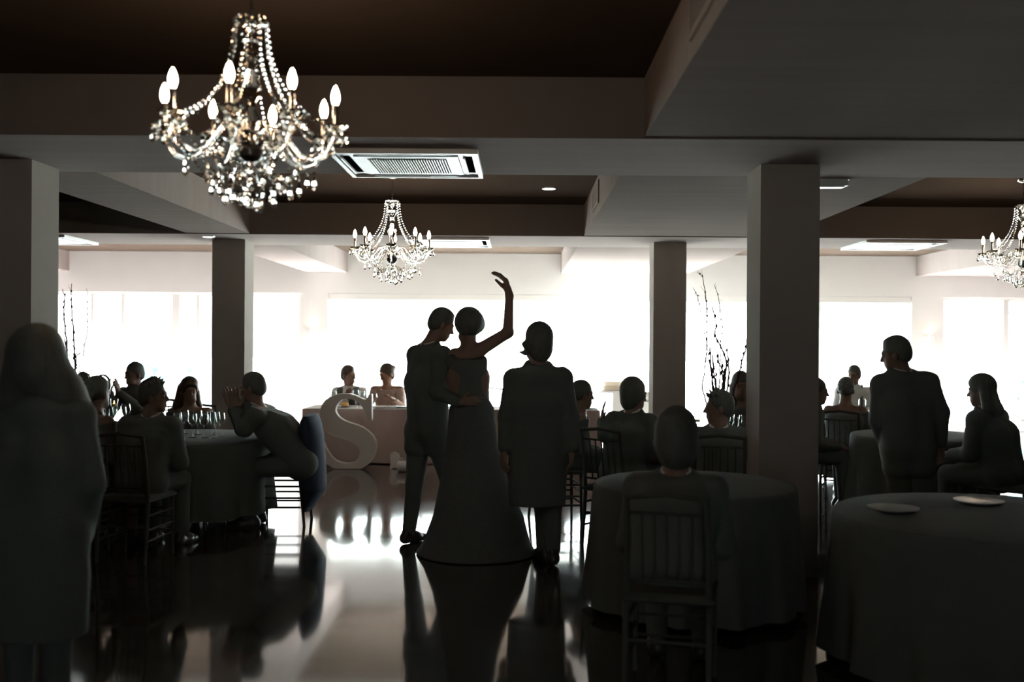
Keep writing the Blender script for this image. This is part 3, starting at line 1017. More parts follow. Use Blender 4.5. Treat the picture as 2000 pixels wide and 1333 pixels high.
woman = make_person('woman in long gown dancing with one arm raised', J, hair='updo', outfit=None, w=.86, hs=.97, h=.0065, seed=2, shoes=False,
                    hands={'R': 'custom', 'L': (V(-.5, .5, .6), V(-.6, -.6, 0), V(0, -.3, 1), .3)}, extra=raised_hand,
                    hair_extra=lambda s, J: [s.ell(P(916, 630, 7.48), (.110, .105, .113), None, .03), s.ell(P(938, 634, 7.5), (.035, .05, .05), None, .03)])
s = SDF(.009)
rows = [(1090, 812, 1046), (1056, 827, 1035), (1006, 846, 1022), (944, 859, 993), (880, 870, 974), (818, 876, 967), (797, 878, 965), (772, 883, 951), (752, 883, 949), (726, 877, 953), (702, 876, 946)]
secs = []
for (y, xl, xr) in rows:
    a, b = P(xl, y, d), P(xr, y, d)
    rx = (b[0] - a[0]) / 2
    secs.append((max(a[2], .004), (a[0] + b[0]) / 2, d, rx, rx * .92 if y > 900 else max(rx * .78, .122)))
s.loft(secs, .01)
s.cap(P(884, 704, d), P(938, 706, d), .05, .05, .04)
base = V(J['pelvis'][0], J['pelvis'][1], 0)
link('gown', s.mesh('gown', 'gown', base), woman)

# standing woman in coat
d = 7.2
f = plan(-12); r = V(f[1], -f[0], 0)
J = dict(f=f, r=r, standing=True, head=P(1049, 668, d), hf=head_frame(-30, -8), neck=P(1051, 716, d), chest=P(1050, 790, d), pelvis=P(1050, 855, d))
J['shL'] = P(1004, 741, d); J['shR'] = P(1098, 739, d)
J['elL'] = P(990, 815, d); J['elR'] = P(1114, 815, d); J['wrL'] = P(985, 880, d - .08); J['wrR'] = P(1116, 880, d - .06)
J['hipL'] = P(1036, 872, d); J['hipR'] = P(1066, 872, d)
J['knL'] = P(1062, 985, d + .04); J['knR'] = P(1078, 985, d - .04)
J['anL'] = P(1062, 1074, d + .05); J['anR'] = P(1080, 1076, d - .05)


def flick(s, J):
    s.cap(P(1026, 690, 7.16), P(1014, 688, 7.13), .02, .006, .02)


make_person('woman with rounded bob standing in a knee-length dark coat', J, hair='bob', outfit='coat', w=1.02, hs=1.06, h=.009, skirt=.42, seed=3, cloth='grey_cloth', cloth2='suit', hair_extra=flick)

# standing man at the right tables
d = 7.25
f = plan(-25); r = V(f[1], -f[0], 0)
J = dict(f=f, r=r, standing=True, head=P(1749, 691, d), hf=head_frame(-58, -14), neck=P(1760, 729, d), chest=P(1768, 795, d), pelvis=P(1774, 870, d))
J['shL'] = P(1722, 753, d); J['shR'] = P(1811, 747, d)
J['elL'] = P(1716, 822, d); J['elR'] = P(1836, 806, d); J['wrL'] = P(1730, 876, d + .12); J['wrR'] = P(1836, 868, d + .08)
J['hipL'] = P(1756, 880, d); J['hipR'] = P(1792, 880, d); J['knL'] = P(1758, 985, d); J['knR'] = P(1796, 985, d)
J['anL'] = P(1760, 1070, d); J['anR'] = P(1800, 1070, d)
make_person('man standing beside the large dark column looking down', J, hair='short', outfit='suit', w=1.1, hs=1.0, h=.01, seed=4)

# standing woman with shawl at the left edge
d = 4.2
f = plan(15); r = V(f[1], -f[0], 0)
J = dict(f=f, r=r, standing=True, head=P(74, 697, d), hf=head_frame(-20, -5), neck=P(74, 775, d), chest=P(74, 900, d), pelvis=P(76, 1020, d))
J['shL'] = P(-2, 820, d); J['shR'] = P(150, 815, d)
J['elL'] = P(-25, 950, d); J['elR'] = P(176, 945, d); J['wrL'] = P(-10, 1060, d + .1); J['wrR'] = P(160, 1050, d + .12)
J['hipL'] = P(40, 1040, d); J['hipR'] = P(112, 1040, d)
J['knL'] = V(J['hipL'][0], d, .48); J['knR'] = V(J['hipR'][0], d, .48)
J['anL'] = V(J['hipL'][0], d, .09); J['anR'] = V(J['hipR'][0], d, .09)


def veil(s, J):
    s.cap(P(76, 684, 4.2), P(112, 770, 4.24), .094, .10, .05)
    s.cap(P(60, 690, 4.2), P(40, 790, 4.24), .094, .10, .05)
    s.cap(P(112, 770, 4.24), P(135, 800, 4.26), .10, .09, .05)


make_person('woman with long loose hair standing alone by a square column', J, hair='cap', outfit='coat', w=1.0, hs=1.0, h=.012, skirt=.35, seed=5, cloth='suit', hair_extra=veil)


# man leaning over the left table
def fix20(J):
    J['elL'] = P(478, 838, 8.30); J['wrL'] = P(462, 802, 8.42)
    J['elR'] = P(474, 838, 8.78); J['wrR'] = P(455, 800, 8.62)


t, J = guest('stout man in dark suit leaning over a round table with raised hands', 494, 727, 8.55, -92, 'the stout leaning man', lean=.40, hface=-78, hpitch=-14,
             arms='lap', w=1.15, hs=1.04, hair='short', outfit='suit', fix=fix20, cloth_extra=lambda s, J: [s.cap(P(497, 786, 8.55), P(556, 846, 8.6), .115, .125, .06), s.cap(P(556, 846, 8.6), P(575, 900, 8.65), .125, .12, .06)], seed=6, h=.008, chair=False,
             hands={'L': (V(-.25, .1, 1), V(0, 1, 0), V(1, 0, .1), .15), 'R': (V(-.35, 0, 1), V(0, -1, 0), V(1, 0, .1), .15)})
ch = P(553, 900, 8.72)
chair_at(ch[0], 8.72, -92, 'dark slatted chair with a jacket hung over it')
# jacket hung over that chair's back
s = SDF(.009)
jx = P(608, 900, 8.62)[0]
secs = []
for (y, xl, xr) in ((998, 592, 606), (985, 588, 616), (955, 584, 634), (900, 582, 632), (850, 583, 628), (825, 586, 622), (811, 594, 614)):
    a, b = P(xl, y, 8.6), P(xr, y, 8.6)
    secs.append((a[2], (a[0] + b[0]) / 2, 8.66, (b[0] - a[0]) / 2, .23 if y < 960 else .16))
s.loft(secs, .03)
jb = V(jx, 8.66, 0)
o = link('jacket', s.mesh('jacket', 'navy', jb), None, jb)
tag(o, 'navy jacket hanging over a chair back by the leaning man', 'jacket')

G = guest
G('man with cropped hair clapping at the twig table by glazed doors', 262, 707, 10.75, 195, 'the clapping man by the glazed doors', hface=215, arms='clap', hair='crop', outfit='suit', seed=7, w=.95, h=.009)
G('man with tousled hair half hidden by the loose-haired standing woman', 163, 729, 10.6, 165, 'the tousled guest at the twig table', hair='spiky', outfit='suit', seed=8)
tw, JW = G('woman wearing a headband seated near a square column', 192, 734, 7.62, 28, 'the woman with the headband', hface=20, hair='updo', outfit='dress', cloth='gown', seed=9, w=.92,
  hair_extra=lambda s, J: None)
hbp = V(JW['pelvis'][0], JW['pelvis'][1], 0)
rr_, ff_, uu_ = JW['hf']
MB().tube([JW['head'] - hbp + rr_ * .090 * math.cos(q_) + uu_ * (.03 + .108 * math.sin(q_)) + ff_ * (.015 + .02 * math.sin(q_)) for q_ in [PI * k_ / 20 for k_ in range(21)]], .008, 6).obj('headband', 'chrome', tw, True)
G('man with spiky hair in profile beside the woman with headband', 300, 740, 7.5, 8, 'the spiky-haired man beside the headband woman', hface=84, hpitch=0, hair='spiky', outfit='suit', seed=10, h=.009)
G('woman with long wavy hair across the table from the spiky-haired man', 370, 737, 9.72, 172, 'the wavy-haired woman', hface=150, hair='long', outfit='dress', cloth='gown', hairm='hair2', seed=11, w=.92)
G('seated woman in profile behind the coat-wearing woman', 1138, 742, 8.95, 80, 'the woman in profile at the column table', hface=70, hair='updo', outfit='dress', cloth='suit', seed=12, w=.92)


def fix5(J):
    J['elL'] = P(1182, 850, 7.95); J['wrL'] = P(1176, 824, 8.05)
    J['elR'] = J['elR'] + V(.0, 0, 0)


G('woman with smooth bob raising one hand before the rear column', 1240, 738, 8.05, 40, 'the woman raising her hand', hface=62, hpitch=-12, hair='bob', outfit='suit', fix=fix5, seed=13, w=.97, h=.008,
  hands={'L': (V(.05, .1, 1), V(1, 0, 0), V(0, -1, 0), .2)})
G('guest with full hair hunched at the table before the large column', 1322, 797, 4.85, 14, 'the hunched full-haired guest', hface=10, hpitch=-15, hair='bob', outfit='suit', seed=14, hs=1.12)
G('man with spiky hair and sharp nose in profile beside large column', 1404, 762, 7.66, 10, 'the sharp-nosed man in profile', hface=-84, hpitch=-2, hair='spiky', outfit='suit', seed=15, h=.009, hs=1.02)
G('woman with long straight hair seated behind the column table', 1447, 725, 9.8, 205, 'the straight-haired woman behind the column', hface=190, hair='cap', outfit='dress', cloth='gown', seed=16, w=.95, hs=1.08,
  hair_extra=lambda s, J: [s.cap(J['head'] + V(q, .02, -.02), J['head'] + V(q * 1.15, .04, -.26), .05, .05, .03) for q in (-.055, 0, .055)])
G('guest with round head leaning out behind the large column', 1596, 738, 9.6, 100, 'the round-headed guest by the column', hair='crop', outfit='suit', seed=17)
G('woman with curly updo seated before the man in suspenders', 1652, 736, 10.3, 25, 'the woman with curly updo', hface=20, hair='updo', outfit='dress', cloth='gown', seed=18, w=.92)
t, J = G('man in white shirt and suspenders facing the woman with curly updo', 1668, 713, 12.95, 200, 'the man in suspenders', hface=222, hair='short', outfit='shirt', cloth='white_shirt', cloth2='suit', seed=19)
for sx in (-1, 1):
    b0 = V(J['pelvis'][0], J['pelvis'][1], 0)
    pts = [J['pelvis'] + J['r'] * sx * .10 + J['f'] * .13, J['chest'] + J['r'] * sx * .10 + J['f'] * .135, J['neck'] + J['r'] * sx * .10 + J['f'] * .04 + UP * .035, J['chest'] + J['r'] * sx * .08 - J['f'] * .13]
    MB().tube([p - b0 for p in pts], .014, 6).obj('suspender', 'suit', t)
G('guest with long hair and broad shoulders near the standing man', 1918, 731, 8.2, -42, 'the broad-shouldered long-haired guest', hface=-48, hair='long', outfit='suit', seed=20, w=1.14, hs=1.05)


# newlyweds
def fixg(J):
    J['elR'] = J['shR'] - UP * .24 + J['f'] * .12 + J['r'] * .07; J['wrR'] = J['neck'] + J['f'] * .14 - UP * .14 + J['r'] * .01
    J['elL'] = J['shL'] - UP * .23 + J['f'] * .12 - J['r'] * .07; J['wrL'] = J['elL'] + J['f'] * .18 + J['r'] * .1 + UP * .0


groom, J = G('groom in white shirt and black waistcoat touching his tie', 681, 713, 13.95, 180, 'the groom', lean=.10, hface=122, hpitch=-4, hair='short', outfit='shirt', cloth='white_shirt', cloth2='suit', fix=fixg,
             hairm='hair2', seed=21, h=.008, w=1.0, hs=1.1, chair=False, hands={'R': (V(.3, 0, 1), V(0, 1, 0), V(.8, 0, .3), .6)})
gb = V(J['pelvis'][0], J['pelvis'][1], 0)
s = SDF(.008)
for sx in (-1, 1):
    s.cap(J['pelvis'] + J['r'] * sx * .078, J['chest'] + J['r'] * sx * .082, .130, .136, .01)
    s.cap(J['chest'] + J['r'] * sx * .082, J['neck'] + J['r'] * sx * .095 - UP * .06, .134, .088, .01)
for z in range(9):
    s.sub(J['neck'] + J['f'] * (.10 + .002 * z) - UP * (.02 + .028 * z), .075 - .006 * z, .005)
link('waistcoat', s.mesh('waistcoat', 'suit', gb), groom)
s = SDF(.006)
s.cap(J['neck'] + J['f'] * .085 - UP * .03, J['chest'] + J['f'] * .140 + UP * .02, .018, .026, .01)
link('tie', s.mesh('tie', 'suit', gb), groom)
chairs_w = make_chair('china', 'white slatted chair under the groom', 'white banquet chairs')
chairs_w.location = (float(J['pelvis'][0]), float(J['pelvis'][1]) + .05, 0); chairs_w.rotation_euler = (0, 0, PI)
bride, J = G('bride with curled updo in ivory lace dress with long sleeves', 755, 710, 13.95, 184, 'the bride', lean=.16, hface=226, hpitch=-24, hair='updo', outfit='dress', cloth='lace', arms='table', neckline=.012, hairm='hair2', seed=22, h=.008, w=.98, hs=1.1, chair=False, skin='skin2',
             hair_extra=lambda s, J: s.ell(J['head'] + V(.075, .03, -.03), (.04, .05, .06)))
copy_tree(chairs_w, None, (J['pelvis'][0], J['pelvis'][1] + .05, 0), PI - .07, 'white slatted chair under the bride', 'white banquet chairs')
G('guest at the head table glimpsed above the coat-wearing woman', 1098, 716, 13.95, 185, 'the guest at the head table end', hair='short', outfit='suit', seed=23, chair=False)
p = P(959, 800, 13.95)
copy_tree(chairs_w, None, (p[0], 13.95, 0), PI, 'empty white slatted chair at the head table', 'white banquet chairs')
p = P(1098, 800, 14.0)
copy_tree(chairs_w, None, (p[0], 14.15, 0), PI, 'white slatted chair under the guest at the head table end', 'white banquet chairs')

# ------------------------------------------------------------------ letter, heart and block
LY = 12.32
pts = [(888, 157), (935, 157), (935, 540), (885, 540), (850, 460), (810, 370), (760, 300), (690, 250), (620, 226), (560, 222), (500, 240), (450, 285), (418, 340), (410, 395), (425, 440),
       (465, 490), (530, 535), (620, 570), (720, 600), (810, 640), (890, 695), (950, 755), (990, 830), (1003, 910), (995, 1000), (960, 1085), (900, 1160), (820, 1215), (770, 1243),
       (385, 1243), (330, 1205), (280, 1175), (250, 1165), (225, 1180), (205, 1205), (180, 1205), (180, 860), (240, 855), (262, 920), (300, 990), (350, 1060), (410, 1115), (480, 1145), (560, 1158), (640, 1150), (700, 1125),
       (745, 1075), (762, 1010), (755, 950), (715, 900), (640, 855), (560, 825), (470, 795), (380, 765), (300, 720), (235, 650), (195, 570), (178, 480), (180, 400), (205, 320),
       (255, 250), (330, 195), (420, 160), (520, 148), (620, 152), (700, 175), (770, 210), (830, 235), (862, 222)]
pp = [P(600 + x / 7.406, 750 + y / 7.406, LY) for x, y in pts]
zmin = min(p[2] for p in pp)
sb = V(np.mean([p[0] for p in pp]), LY, 0)
pp = [p - V(0, 0, zmin - .0) - sb for p in pp]
o = MB().prism(pp, (0, .10, 0)).obj('decorative_letter', 'letter', None, False, None, sb)
bv = o.modifiers.new('bevel', 'BEVEL'); bv.width = .006; bv.segments = 2; bv.limit_method = 'ANGLE'; bv.angle_limit = math.radians(25)
tag(o, 'large white letter S standing before the head table', 'letter')

hp = []
for i in range(48):
    a = 2 * PI * i / 48
    x = 16 * math.sin(a) ** 3; y = 13 * math.cos(a) - 5 * math.cos(2 * a) - 2 * math.cos(3 * a) - math.cos(4 * a)
    hp.append((x * .0072, y * .0072))
ang = math.radians(-42)
hp = [(x * math.cos(ang) - y * math.sin(ang), x * math.sin(ang) + y * math.cos(ang)) for x, y in hp]
hz = min(y for _, y in hp)
hb = P(776, 918, 12.40); hb[2] = 0
o = MB().prism([(x, 0, y - hz) for x, y in hp], (0, .07, 0)).obj('heart_block', 'letter', None, False, None, hb)
o.rotation_euler = (0, 0, .35)
bv = o.modifiers.new('bevel', 'BEVEL'); bv.width = .006; bv.segments = 2; bv.limit_method = 'ANGLE'; bv.angle_limit = math.radians(25)
tag(o, 'small white heart block on the floor beside the letter', 'heart')
cb = P(786, 924, 12.1); cb[2] = .068
m = MB().tube([(-.055, 0, 0), (-.05, 0, 0), (.085, 0, 0), (.09, 0, 0)], [.062, .068, .068, .062], 24)
o = m.obj('cylinder_block', 'letter', None, True, 40, cb); o.rotation_euler = (0, 0, -.2)
tag(o, 'short white cylinder lying in front of the heart block', 'cylinder')

# ------------------------------------------------------------------ chandeliers
def make_chandelier():
    t = thing('chandelier', 'crystal chandelier', 'chandelier', (0, 0, ZC))
    MB().lathe([(1e-4, -.035), (.02, -.034), (.055, -.02), (.06, -.004), (.06, 0)], 24).obj('canopy', 'chrome', t, True, 40)
    ch = MB()
    for i in range(11):
        z = -.035 - .02 * i
        a = 0 if i % 2 else PI / 2
        ring = [(math.cos(a) * .007 * math.cos(q), math.sin(a) * .007 * math.cos(q), z - .012 + .014 * math.sin(q)) for q in [2 * PI * k / 8 for k in range(9)]]
        ch.tube(ring, .002, 5)
    ch.obj('chain', 'dark_metal', t)
    # crown dish with scalloped rim
    MB().lathe([(.03, -.245), (.064, -.250), (.074, -.268), (.070, -.288), (.05, -.282), (.02, -.27)], 32, wave=lambda a, z: 1 + .07 * abs(math.sin(4 * a))).obj('crown', 'crystal', t)
    MB().tube([(0, 0, -.24), (0, 0, -.86)], .003, 8).obj('rod', 'chrome', t)
    st = [(.012, -.28), (.03, -.29), (.018, -.30), (.024, -.315), (.048, -.355), (.05, -.365), (.03, -.395), (.02, -.41), (.026, -.44), (.02, -.47), (.030, -.50), (.046, -.535), (.044, -.56), (.022, -.60), (.018, -.62), (.032, -.65), (.05, -.69), (.036, -.72), (.018, -.75), (.018, -.79)]
    MB().lathe(st[::-1], 12).obj('stem', 'crystal', t)
    MB().lathe([(1e-4, -.855), (.03, -.85), (.052, -.83), (.055, -.80), (.04, -.785), (.012, -.78)], 24).obj('hub', 'dark_metal', t, True, 40)
    b = MB(); b.ball((0, 0, -.885), .02, 8, 6); b.ball((0, 0, -1.02), .022, 10, 8)
    b.tube([(0, 0, -.86), (0, 0, -1.0)], .0015, 5)
    b.obj('finial', 'crystal', t)
    arm = MB()
    cr = [(.035, -.80), (.05, -.73), (.085, -.695), (.125, -.705), (.165, -.76), (.215, -.82), (.27, -.845), (.325, -.825), (.36, -.77), (.37, -.715)]
    arm.tube([(r_, 0, z) for r_, z in cr], .0085, 8)
    arm_me = arm.mesh('arm', 'crystal', True)
    cup = MB().lathe([(.012, -.728), (.03, -.722), (.052, -.705), (.055, -.70), (.03, -.712), (.012, -.715)], 16, (.37, 0, 0), wave=lambda a, z: 1 + .06 * abs(math.sin(4 * a))).mesh('cup', 'crystal')
    sleeve = MB().lathe([(.0115, -.715), (.0115, -.618), (.009, -.612)], 12, (.37, 0, 0)).mesh('candle_sleeve', 'chrome', True, 40)
    bulb = MB().lathe([(.008, -.614), (.013, -.606), (.0185, -.588), (.0185, -.575), (.014, -.556), (.007, -.538), (1e-4, -.530)], 14, (.37, 0, 0)).mesh('bulb', 'bulb', True, 60)
    rnd = random.Random(3)

    def string(pts, r, gap):
        m = MB()
        for (x, y, z) in pts:
            m.ball((x, y, z), r * rnd.uniform(.9, 1.1), 6, 4)
        return m.mesh('bead_chain', 'crystal')

    pts = []
    for i in range(23):
        q = i / 22
        pts.append((.074 + (.335 - .074) * q ** 2.0, 0, -.282 - .415 * (1 - (1 - q) ** 1.35)))
    chain = string(pts, .0095, 0)
    pts = [(.10 + .25 * q, .0, -.715 - .10 * math.sin(PI * q) - .04 * (1 - q)) for q in [i / 15 for i in range(16)]]
    chain2 = string(pts, .0075, 0)
    a45 = PI / 4
    p0, p1 = V(.37, 0, -.715), V(.37 * math.cos(a45), .37 * math.sin(a45), -.715)
    pts = [tuple(p0 + (p1 - p0) * q - UP * .085 * math.sin(PI * q)) for q in [i / 17 for i in range(18)]]
    swag = string(pts, .0075, 0)
    p0, p1 = V(.25, 0, -.84), V(.05, 0, -.87)
    pts = [tuple(p0 + (p1 - p0) * q - UP * .07 * math.sin(PI * q)) for q in [i / 15 for i in range(16)]]
    swag2 = string(pts, .0075, 0)
    drop = MB()
    drop.ball((0, 0, -.012), .007, 6, 4)
    drop.lathe([(1e-4, -.068), (.009, -.062), (.0125, -.052), (.010, -.040), (.004, -.026), (1e-4, -.020)], 7)
    drop_me = drop.mesh('crystal_drop', 'crystal')
    angs = [-90 + k * 45 for k in range(8)]
    for k in range(8):
        A = math.radians(angs[k] + rnd.uniform(-4, 4))
        link('arm', arm_me, t, None, (0, 0, A)); link('cup', cup, t, None, (0, 0, A)); link('candle_sleeve', sleeve, t, None, (0, 0, A)); link('bulb', bulb, t, None, (0, 0, A))
        for me in (chain, chain2, swag, swag2):
            link('bead_chain', me, t, None, (0, 0, A))
        for j in range(5):
            b_ = 2 * PI * j / 5
            x, y = .37 + .05 * math.cos(b_), .05 * math.sin(b_)
            link('crystal_drop', drop_me, t, (x * math.cos(A) - y * math.sin(A), x * math.sin(A) + y * math.cos(A), -.71), (0, 0, b_))
        for (r_, z, da) in ((.27, -.855, 0), (.20, -.875, .3), (.17, -.90, -.2), (.13, -.90, .39), (.10, -.935, 0), (.055, -.955, .39)):
            r2, z2, a2 = r_ * rnd.uniform(.85, 1.2), z + rnd.uniform(-.03, .02), A + da + rnd.uniform(-.2, .2)
            link('crystal_drop', drop_me, t, (r2 * math.cos(a2), r2 * math.sin(a2), z2), (0, 0, A), (1.15, 1.15, 1.25))
    return t


ch0 = make_chandelier()
ch0.scale = (.95, .95, 1.0)
q = P(490, 200, 4.14)
ch0.location = (q[0], 4.14, ZC); ch0['label'] = 'crystal chandelier hanging in front of the cross beam with an air conditioner'
ch0['group'] = 'candle-bulb crystal chandeliers'
q = P(766, 450, 9.55)
copy_tree(ch0, None, (q[0], 9.55, ZC), .06, 'crystal chandelier hanging above the dancing couple', 'candle-bulb crystal chandeliers')
q = P(1998, 450, 9.55)
copy_tree(ch0, None, (q[0], 9.55, ZC), .2, 'crystal chandelier hanging above the broad-shouldered guest', 'candle-bulb crystal chandeliers')


# ------------------------------------------------------------------ ceiling units, vents, lamps
def cassette(x, y, label):
    z = ZB - .008
    t = thing('air_conditioner', label, 'air conditioner', (x, y, z), 0, 'ceiling cassette units')
    h = .475
    MB().box(-h, h, -h, h, -.018, -.001).obj('panel', 'plastic', t)
    b = MB()
    for (x0, x1, y0, y1) in ((-h, h, -h, -h + .03), (-h, h, h - .03, h), (-h, -h + .03, -h + .03, h - .03), (h - .03, h, -h + .03, h - .03)):
        b.box(x0, x1, y0, y1, -.034, -.018)
    b.obj('rim', 'plastic', t)
    for (x0, x1, y0, y1) in ((-.30, .30, -.43, -.37), (-.30, .30, .37, .43), (-.43, -.37, -.30, .30), (.37, .43, -.30, .30)):
        MB().box(x0, x1, y0, y1, -.021, -.0185).obj('air_slot', 'black_plastic', t)
        e = .012
        dx = (x1 - x0) < (y1 - y0)
        v = MB()
        v.box(x0, x0 + e if dx else x1, y0, y1 if dx else y0 + e, -.036, -.021)
        v.obj('louvre', 'plastic', t)
    MB().box(-.34, .34, -.34, .34, -.030, -.018).obj('grille_cover', 'plastic', t)
    MB().box(-.26, .26, -.27, .27, -.0315, -.030).obj('grille_recess', 'black_plastic', t)
    g = MB()
    for i in range(30):
        xx = -.25 + .5 * i / 29
        g.box(xx - .0035, xx + .0035, -.27, .27, -.038, -.0315)
    g.obj('grille', 'grille', t)


cassette(P(803, 315, 6.8)[0], 6.80, 'ceiling air conditioner cassette on the beam joining the large columns')
cassette(P(882, 470, 12.2)[0], 12.2, 'ceiling air conditioner cassette above the head table')
cassette(P(1742, 480, 12.2)[0], 12.2, 'ceiling air conditioner cassette above the man in suspenders')
cassette(P(85, 468, 12.2)[0], 12.2, 'ceiling air conditioner cassette near the glazed doors')


def wall_vent(y0, y1, z0, z1, label):
    x = .74
    t = thing('air_vent', label, 'vent', (x, (y0 + y1) / 2, z0))
    w, h = (y1 - y0) / 2, z1 - z0
    MB().box(-.004, -.001, -w, w, 0, h).obj('vent_back', 'black_plastic', t)
    b = MB()
    for (a, c, e, g) in ((-w - .03, -w, -.03, h + .03), (w, w + .03, -.03, h + .03), (-w, w, -.03, 0), (-w, w, h, h + .03)):
        b.box(-.014, -.001, a, c, e, g)
    b.obj('vent_frame', 'soffit', t)
    n = 8
    for i in range(n):
        z = h * (i + .5) / n
        MB().box(-.012, -.004, -w, w, z - h / n * .28, z + h / n * .28).obj('vent_slat', 'soffit', t)


def y_on_soffit(px):
    return .74 * F / (px - CX)


wall_vent(y_on_soffit(1168), y_on_soffit(1158), 2.94, 3.10, 'slatted air vent in the soffit face by the rear beam')
wall_vent(3.6, 4.3, 2.94, 3.10, 'slatted air vent in the soffit face at the near end of the hall')


def downlight(x, y, z, label):
    t = thing('downlight', label, 'ceiling light', (x, y, z))
    MB().lathe([(.05, -.012), (.07, -.012), (.072, 0), (.05, 0)], 24).obj('ring', 'steel', t, True, 40)
    MB().lathe([(1e-4, -.006), (.05, -.006), (.05, -.001)], 20).obj('lens', 'steel', t)


q = P(1072, 366, 10.3); downlight(q[0], 10.3, ZC, 'small round recessed spotlight in the brown coffer')
q = P(408, 461, 11.8); downlight(q[0], 11.8, ZB - .008, 'small round spotlight under the beam by a slim column')
# emergency light on the soffit beside the big column
q = P(1618, 335, 7.5)
t = thing('emergency_light', 'white emergency light under the soffit beside large column', 'emergency light', (q[0], 7.5, ZB))
MB().box(-.15, .13, -.06, .06, -.05, -.008).obj('casing', 'plastic', t)
m = MB(); m.box(-.16, .14, -.07, .07, -.008, 0); m.obj('mounting_plate', 'plastic', t)
MB().box(-.13, .11, -.045, .045, -.058, -.05).obj('diffuser', 'plastic', t)


def sconce(px, py, label):
    q = P(px, py, YB)
    t = thing('wall_lamp', label, 'wall lamp', (q[0], YB, q[2]), 0, 'up-and-down wall lamps')
    MB().box(-.05, .05, -.03, -.001, -.10, .10).obj('backplate', 'frame', t)
    b = MB().lathe([(.045, -.11), (.05, -.11), (.05, .11), (.045, .11), (.045, -.11)], 20, (0, -.085, 0))
    b.f = [f for f in b.f if len(f) == 4]
    b.obj('shade', 'frame', t, True, 40)
    for z in (-.06, .06):
        MB().lathe([(1e-4, z - .005), (.04, z - .005), (.04, z + .005), (1e-4, z + .005)], 14, (0, -.085, 0)).obj('led_lens', 'sconce_led', t)
    return t


sconce(1216, 652, 'up-and-down wall lamp above the linen console')
sconce(613, 655, 'up-and-down wall lamp on the pier beside the groom')
sconce(1815, 668, 'up-and-down wall lamp on the pier behind the standing man')

# ------------------------------------------------------------------ console with linen
cx0, cx1 = P(1167, 762, 17.3)[0], P(1290, 762, 17.3)[0]
t = thing('console_table', 'white console table under the wall lamp', 'console', ((cx0 + cx1) / 2, 17.4, 0))
hw = (cx1 - cx0) / 2
MB().box(-hw, hw, -.25, .25, .715, .75).obj('top', 'plastic', t)
MB().box(-hw + .25, hw - .05, -.22, .22, .05, .715).obj('body', 'plastic', t)
for k in range(2):
    dr = MB().box(-hw + .32 + .36 * k, -hw + .64 + .36 * k, -.236, -.22, .48, .68).obj('drawer', 'plastic', t)
    MB().box(-hw + .42 + .36 * k, -hw + .54 + .36 * k, -.25, -.236, .575, .588).obj('handle', 'black_plastic', dr)
for sx in (-hw + .28, hw - .08):
    for sy in (-.19, .19):
        MB().box(sx - .02, sx + .02, sy - .02, sy + .02, 0, .05).obj('foot', 'plastic', t)
for (px, z, w, h, lab) in ((1212, .75, .34, .09, 'lower cream folded linen on the white console'), (1206, .842, .24, .07, 'upper cream folded linen on the white console')):
    q = P(px, 750, 17.35)
    s = SDF(.012)
    for k in range(3):
        s.cap(V(-w, -.12, h * (k + .5) / 3), V(w, -.12, h * (k + .5) / 3), h / 5.2, h / 5.2, .012)
        s.cap(V(-w, .0, h * (k + .5) / 3), V(w, .0, h * (k + .5) / 3), h / 5.2, h / 5.2, .012)
        s.cap(V(-w, .12, h * (k + .5) / 3), V(w, .12, h * (k + .5) / 3), h / 5.2, h / 5.2, .012)
        s.cap(V(-w, -.06, h * (k + .5) / 3), V(w, -.06, h * (k + .5) / 3), h / 5.2, h / 5.2, .012)
        s.cap(V(-w, .06, h * (k + .5) / 3), V(w, .06, h * (k + .5) / 3), h / 5.2, h / 5.2, .012)
    o = link('folded_linen', s.mesh('folded_linen', 'towel'), None, (q[0], 17.35, z))
    tag(o, lab, 'linen')

# ------------------------------------------------------------------ tableware
def make_glass(label):
    t = thing('wine_glass', label, 'glass', (0, 0, 0))
    b = MB().lathe([(.006, .105), (.025, .115), (.037, .14), (.039, .16), (.033, .205), (.0315, .205), (.037, .16), (.035, .14), (.024, .118), (1e-4, .109)], 20)
    b.f = [f for f in b.f if len(f) == 4]
    b.obj('bowl', 'wineglass', t, True, 60)
    MB().lathe([(.034, 0), (.034, .003), (.008, .008), (.0045, .02), (.004, .09), (.007, .107)], 16).obj('stem', 'wineglass', t, True, 60)
    return t


g0 = make_glass('wine glass')
first = [True]


def glass_at(px, d, label, group, z=TZ + .001, sc=1.0):
    q = P(px, 800, d)
    if first[0]:
        first[0] = False
        o = g0; o.location = (q[0], d, z); o['label'] = label; o['group'] = group
    else:
        o = copy_tree(g0, None, (q[0], d, z), 0, label, group)
    o.scale = (sc, sc, sc)


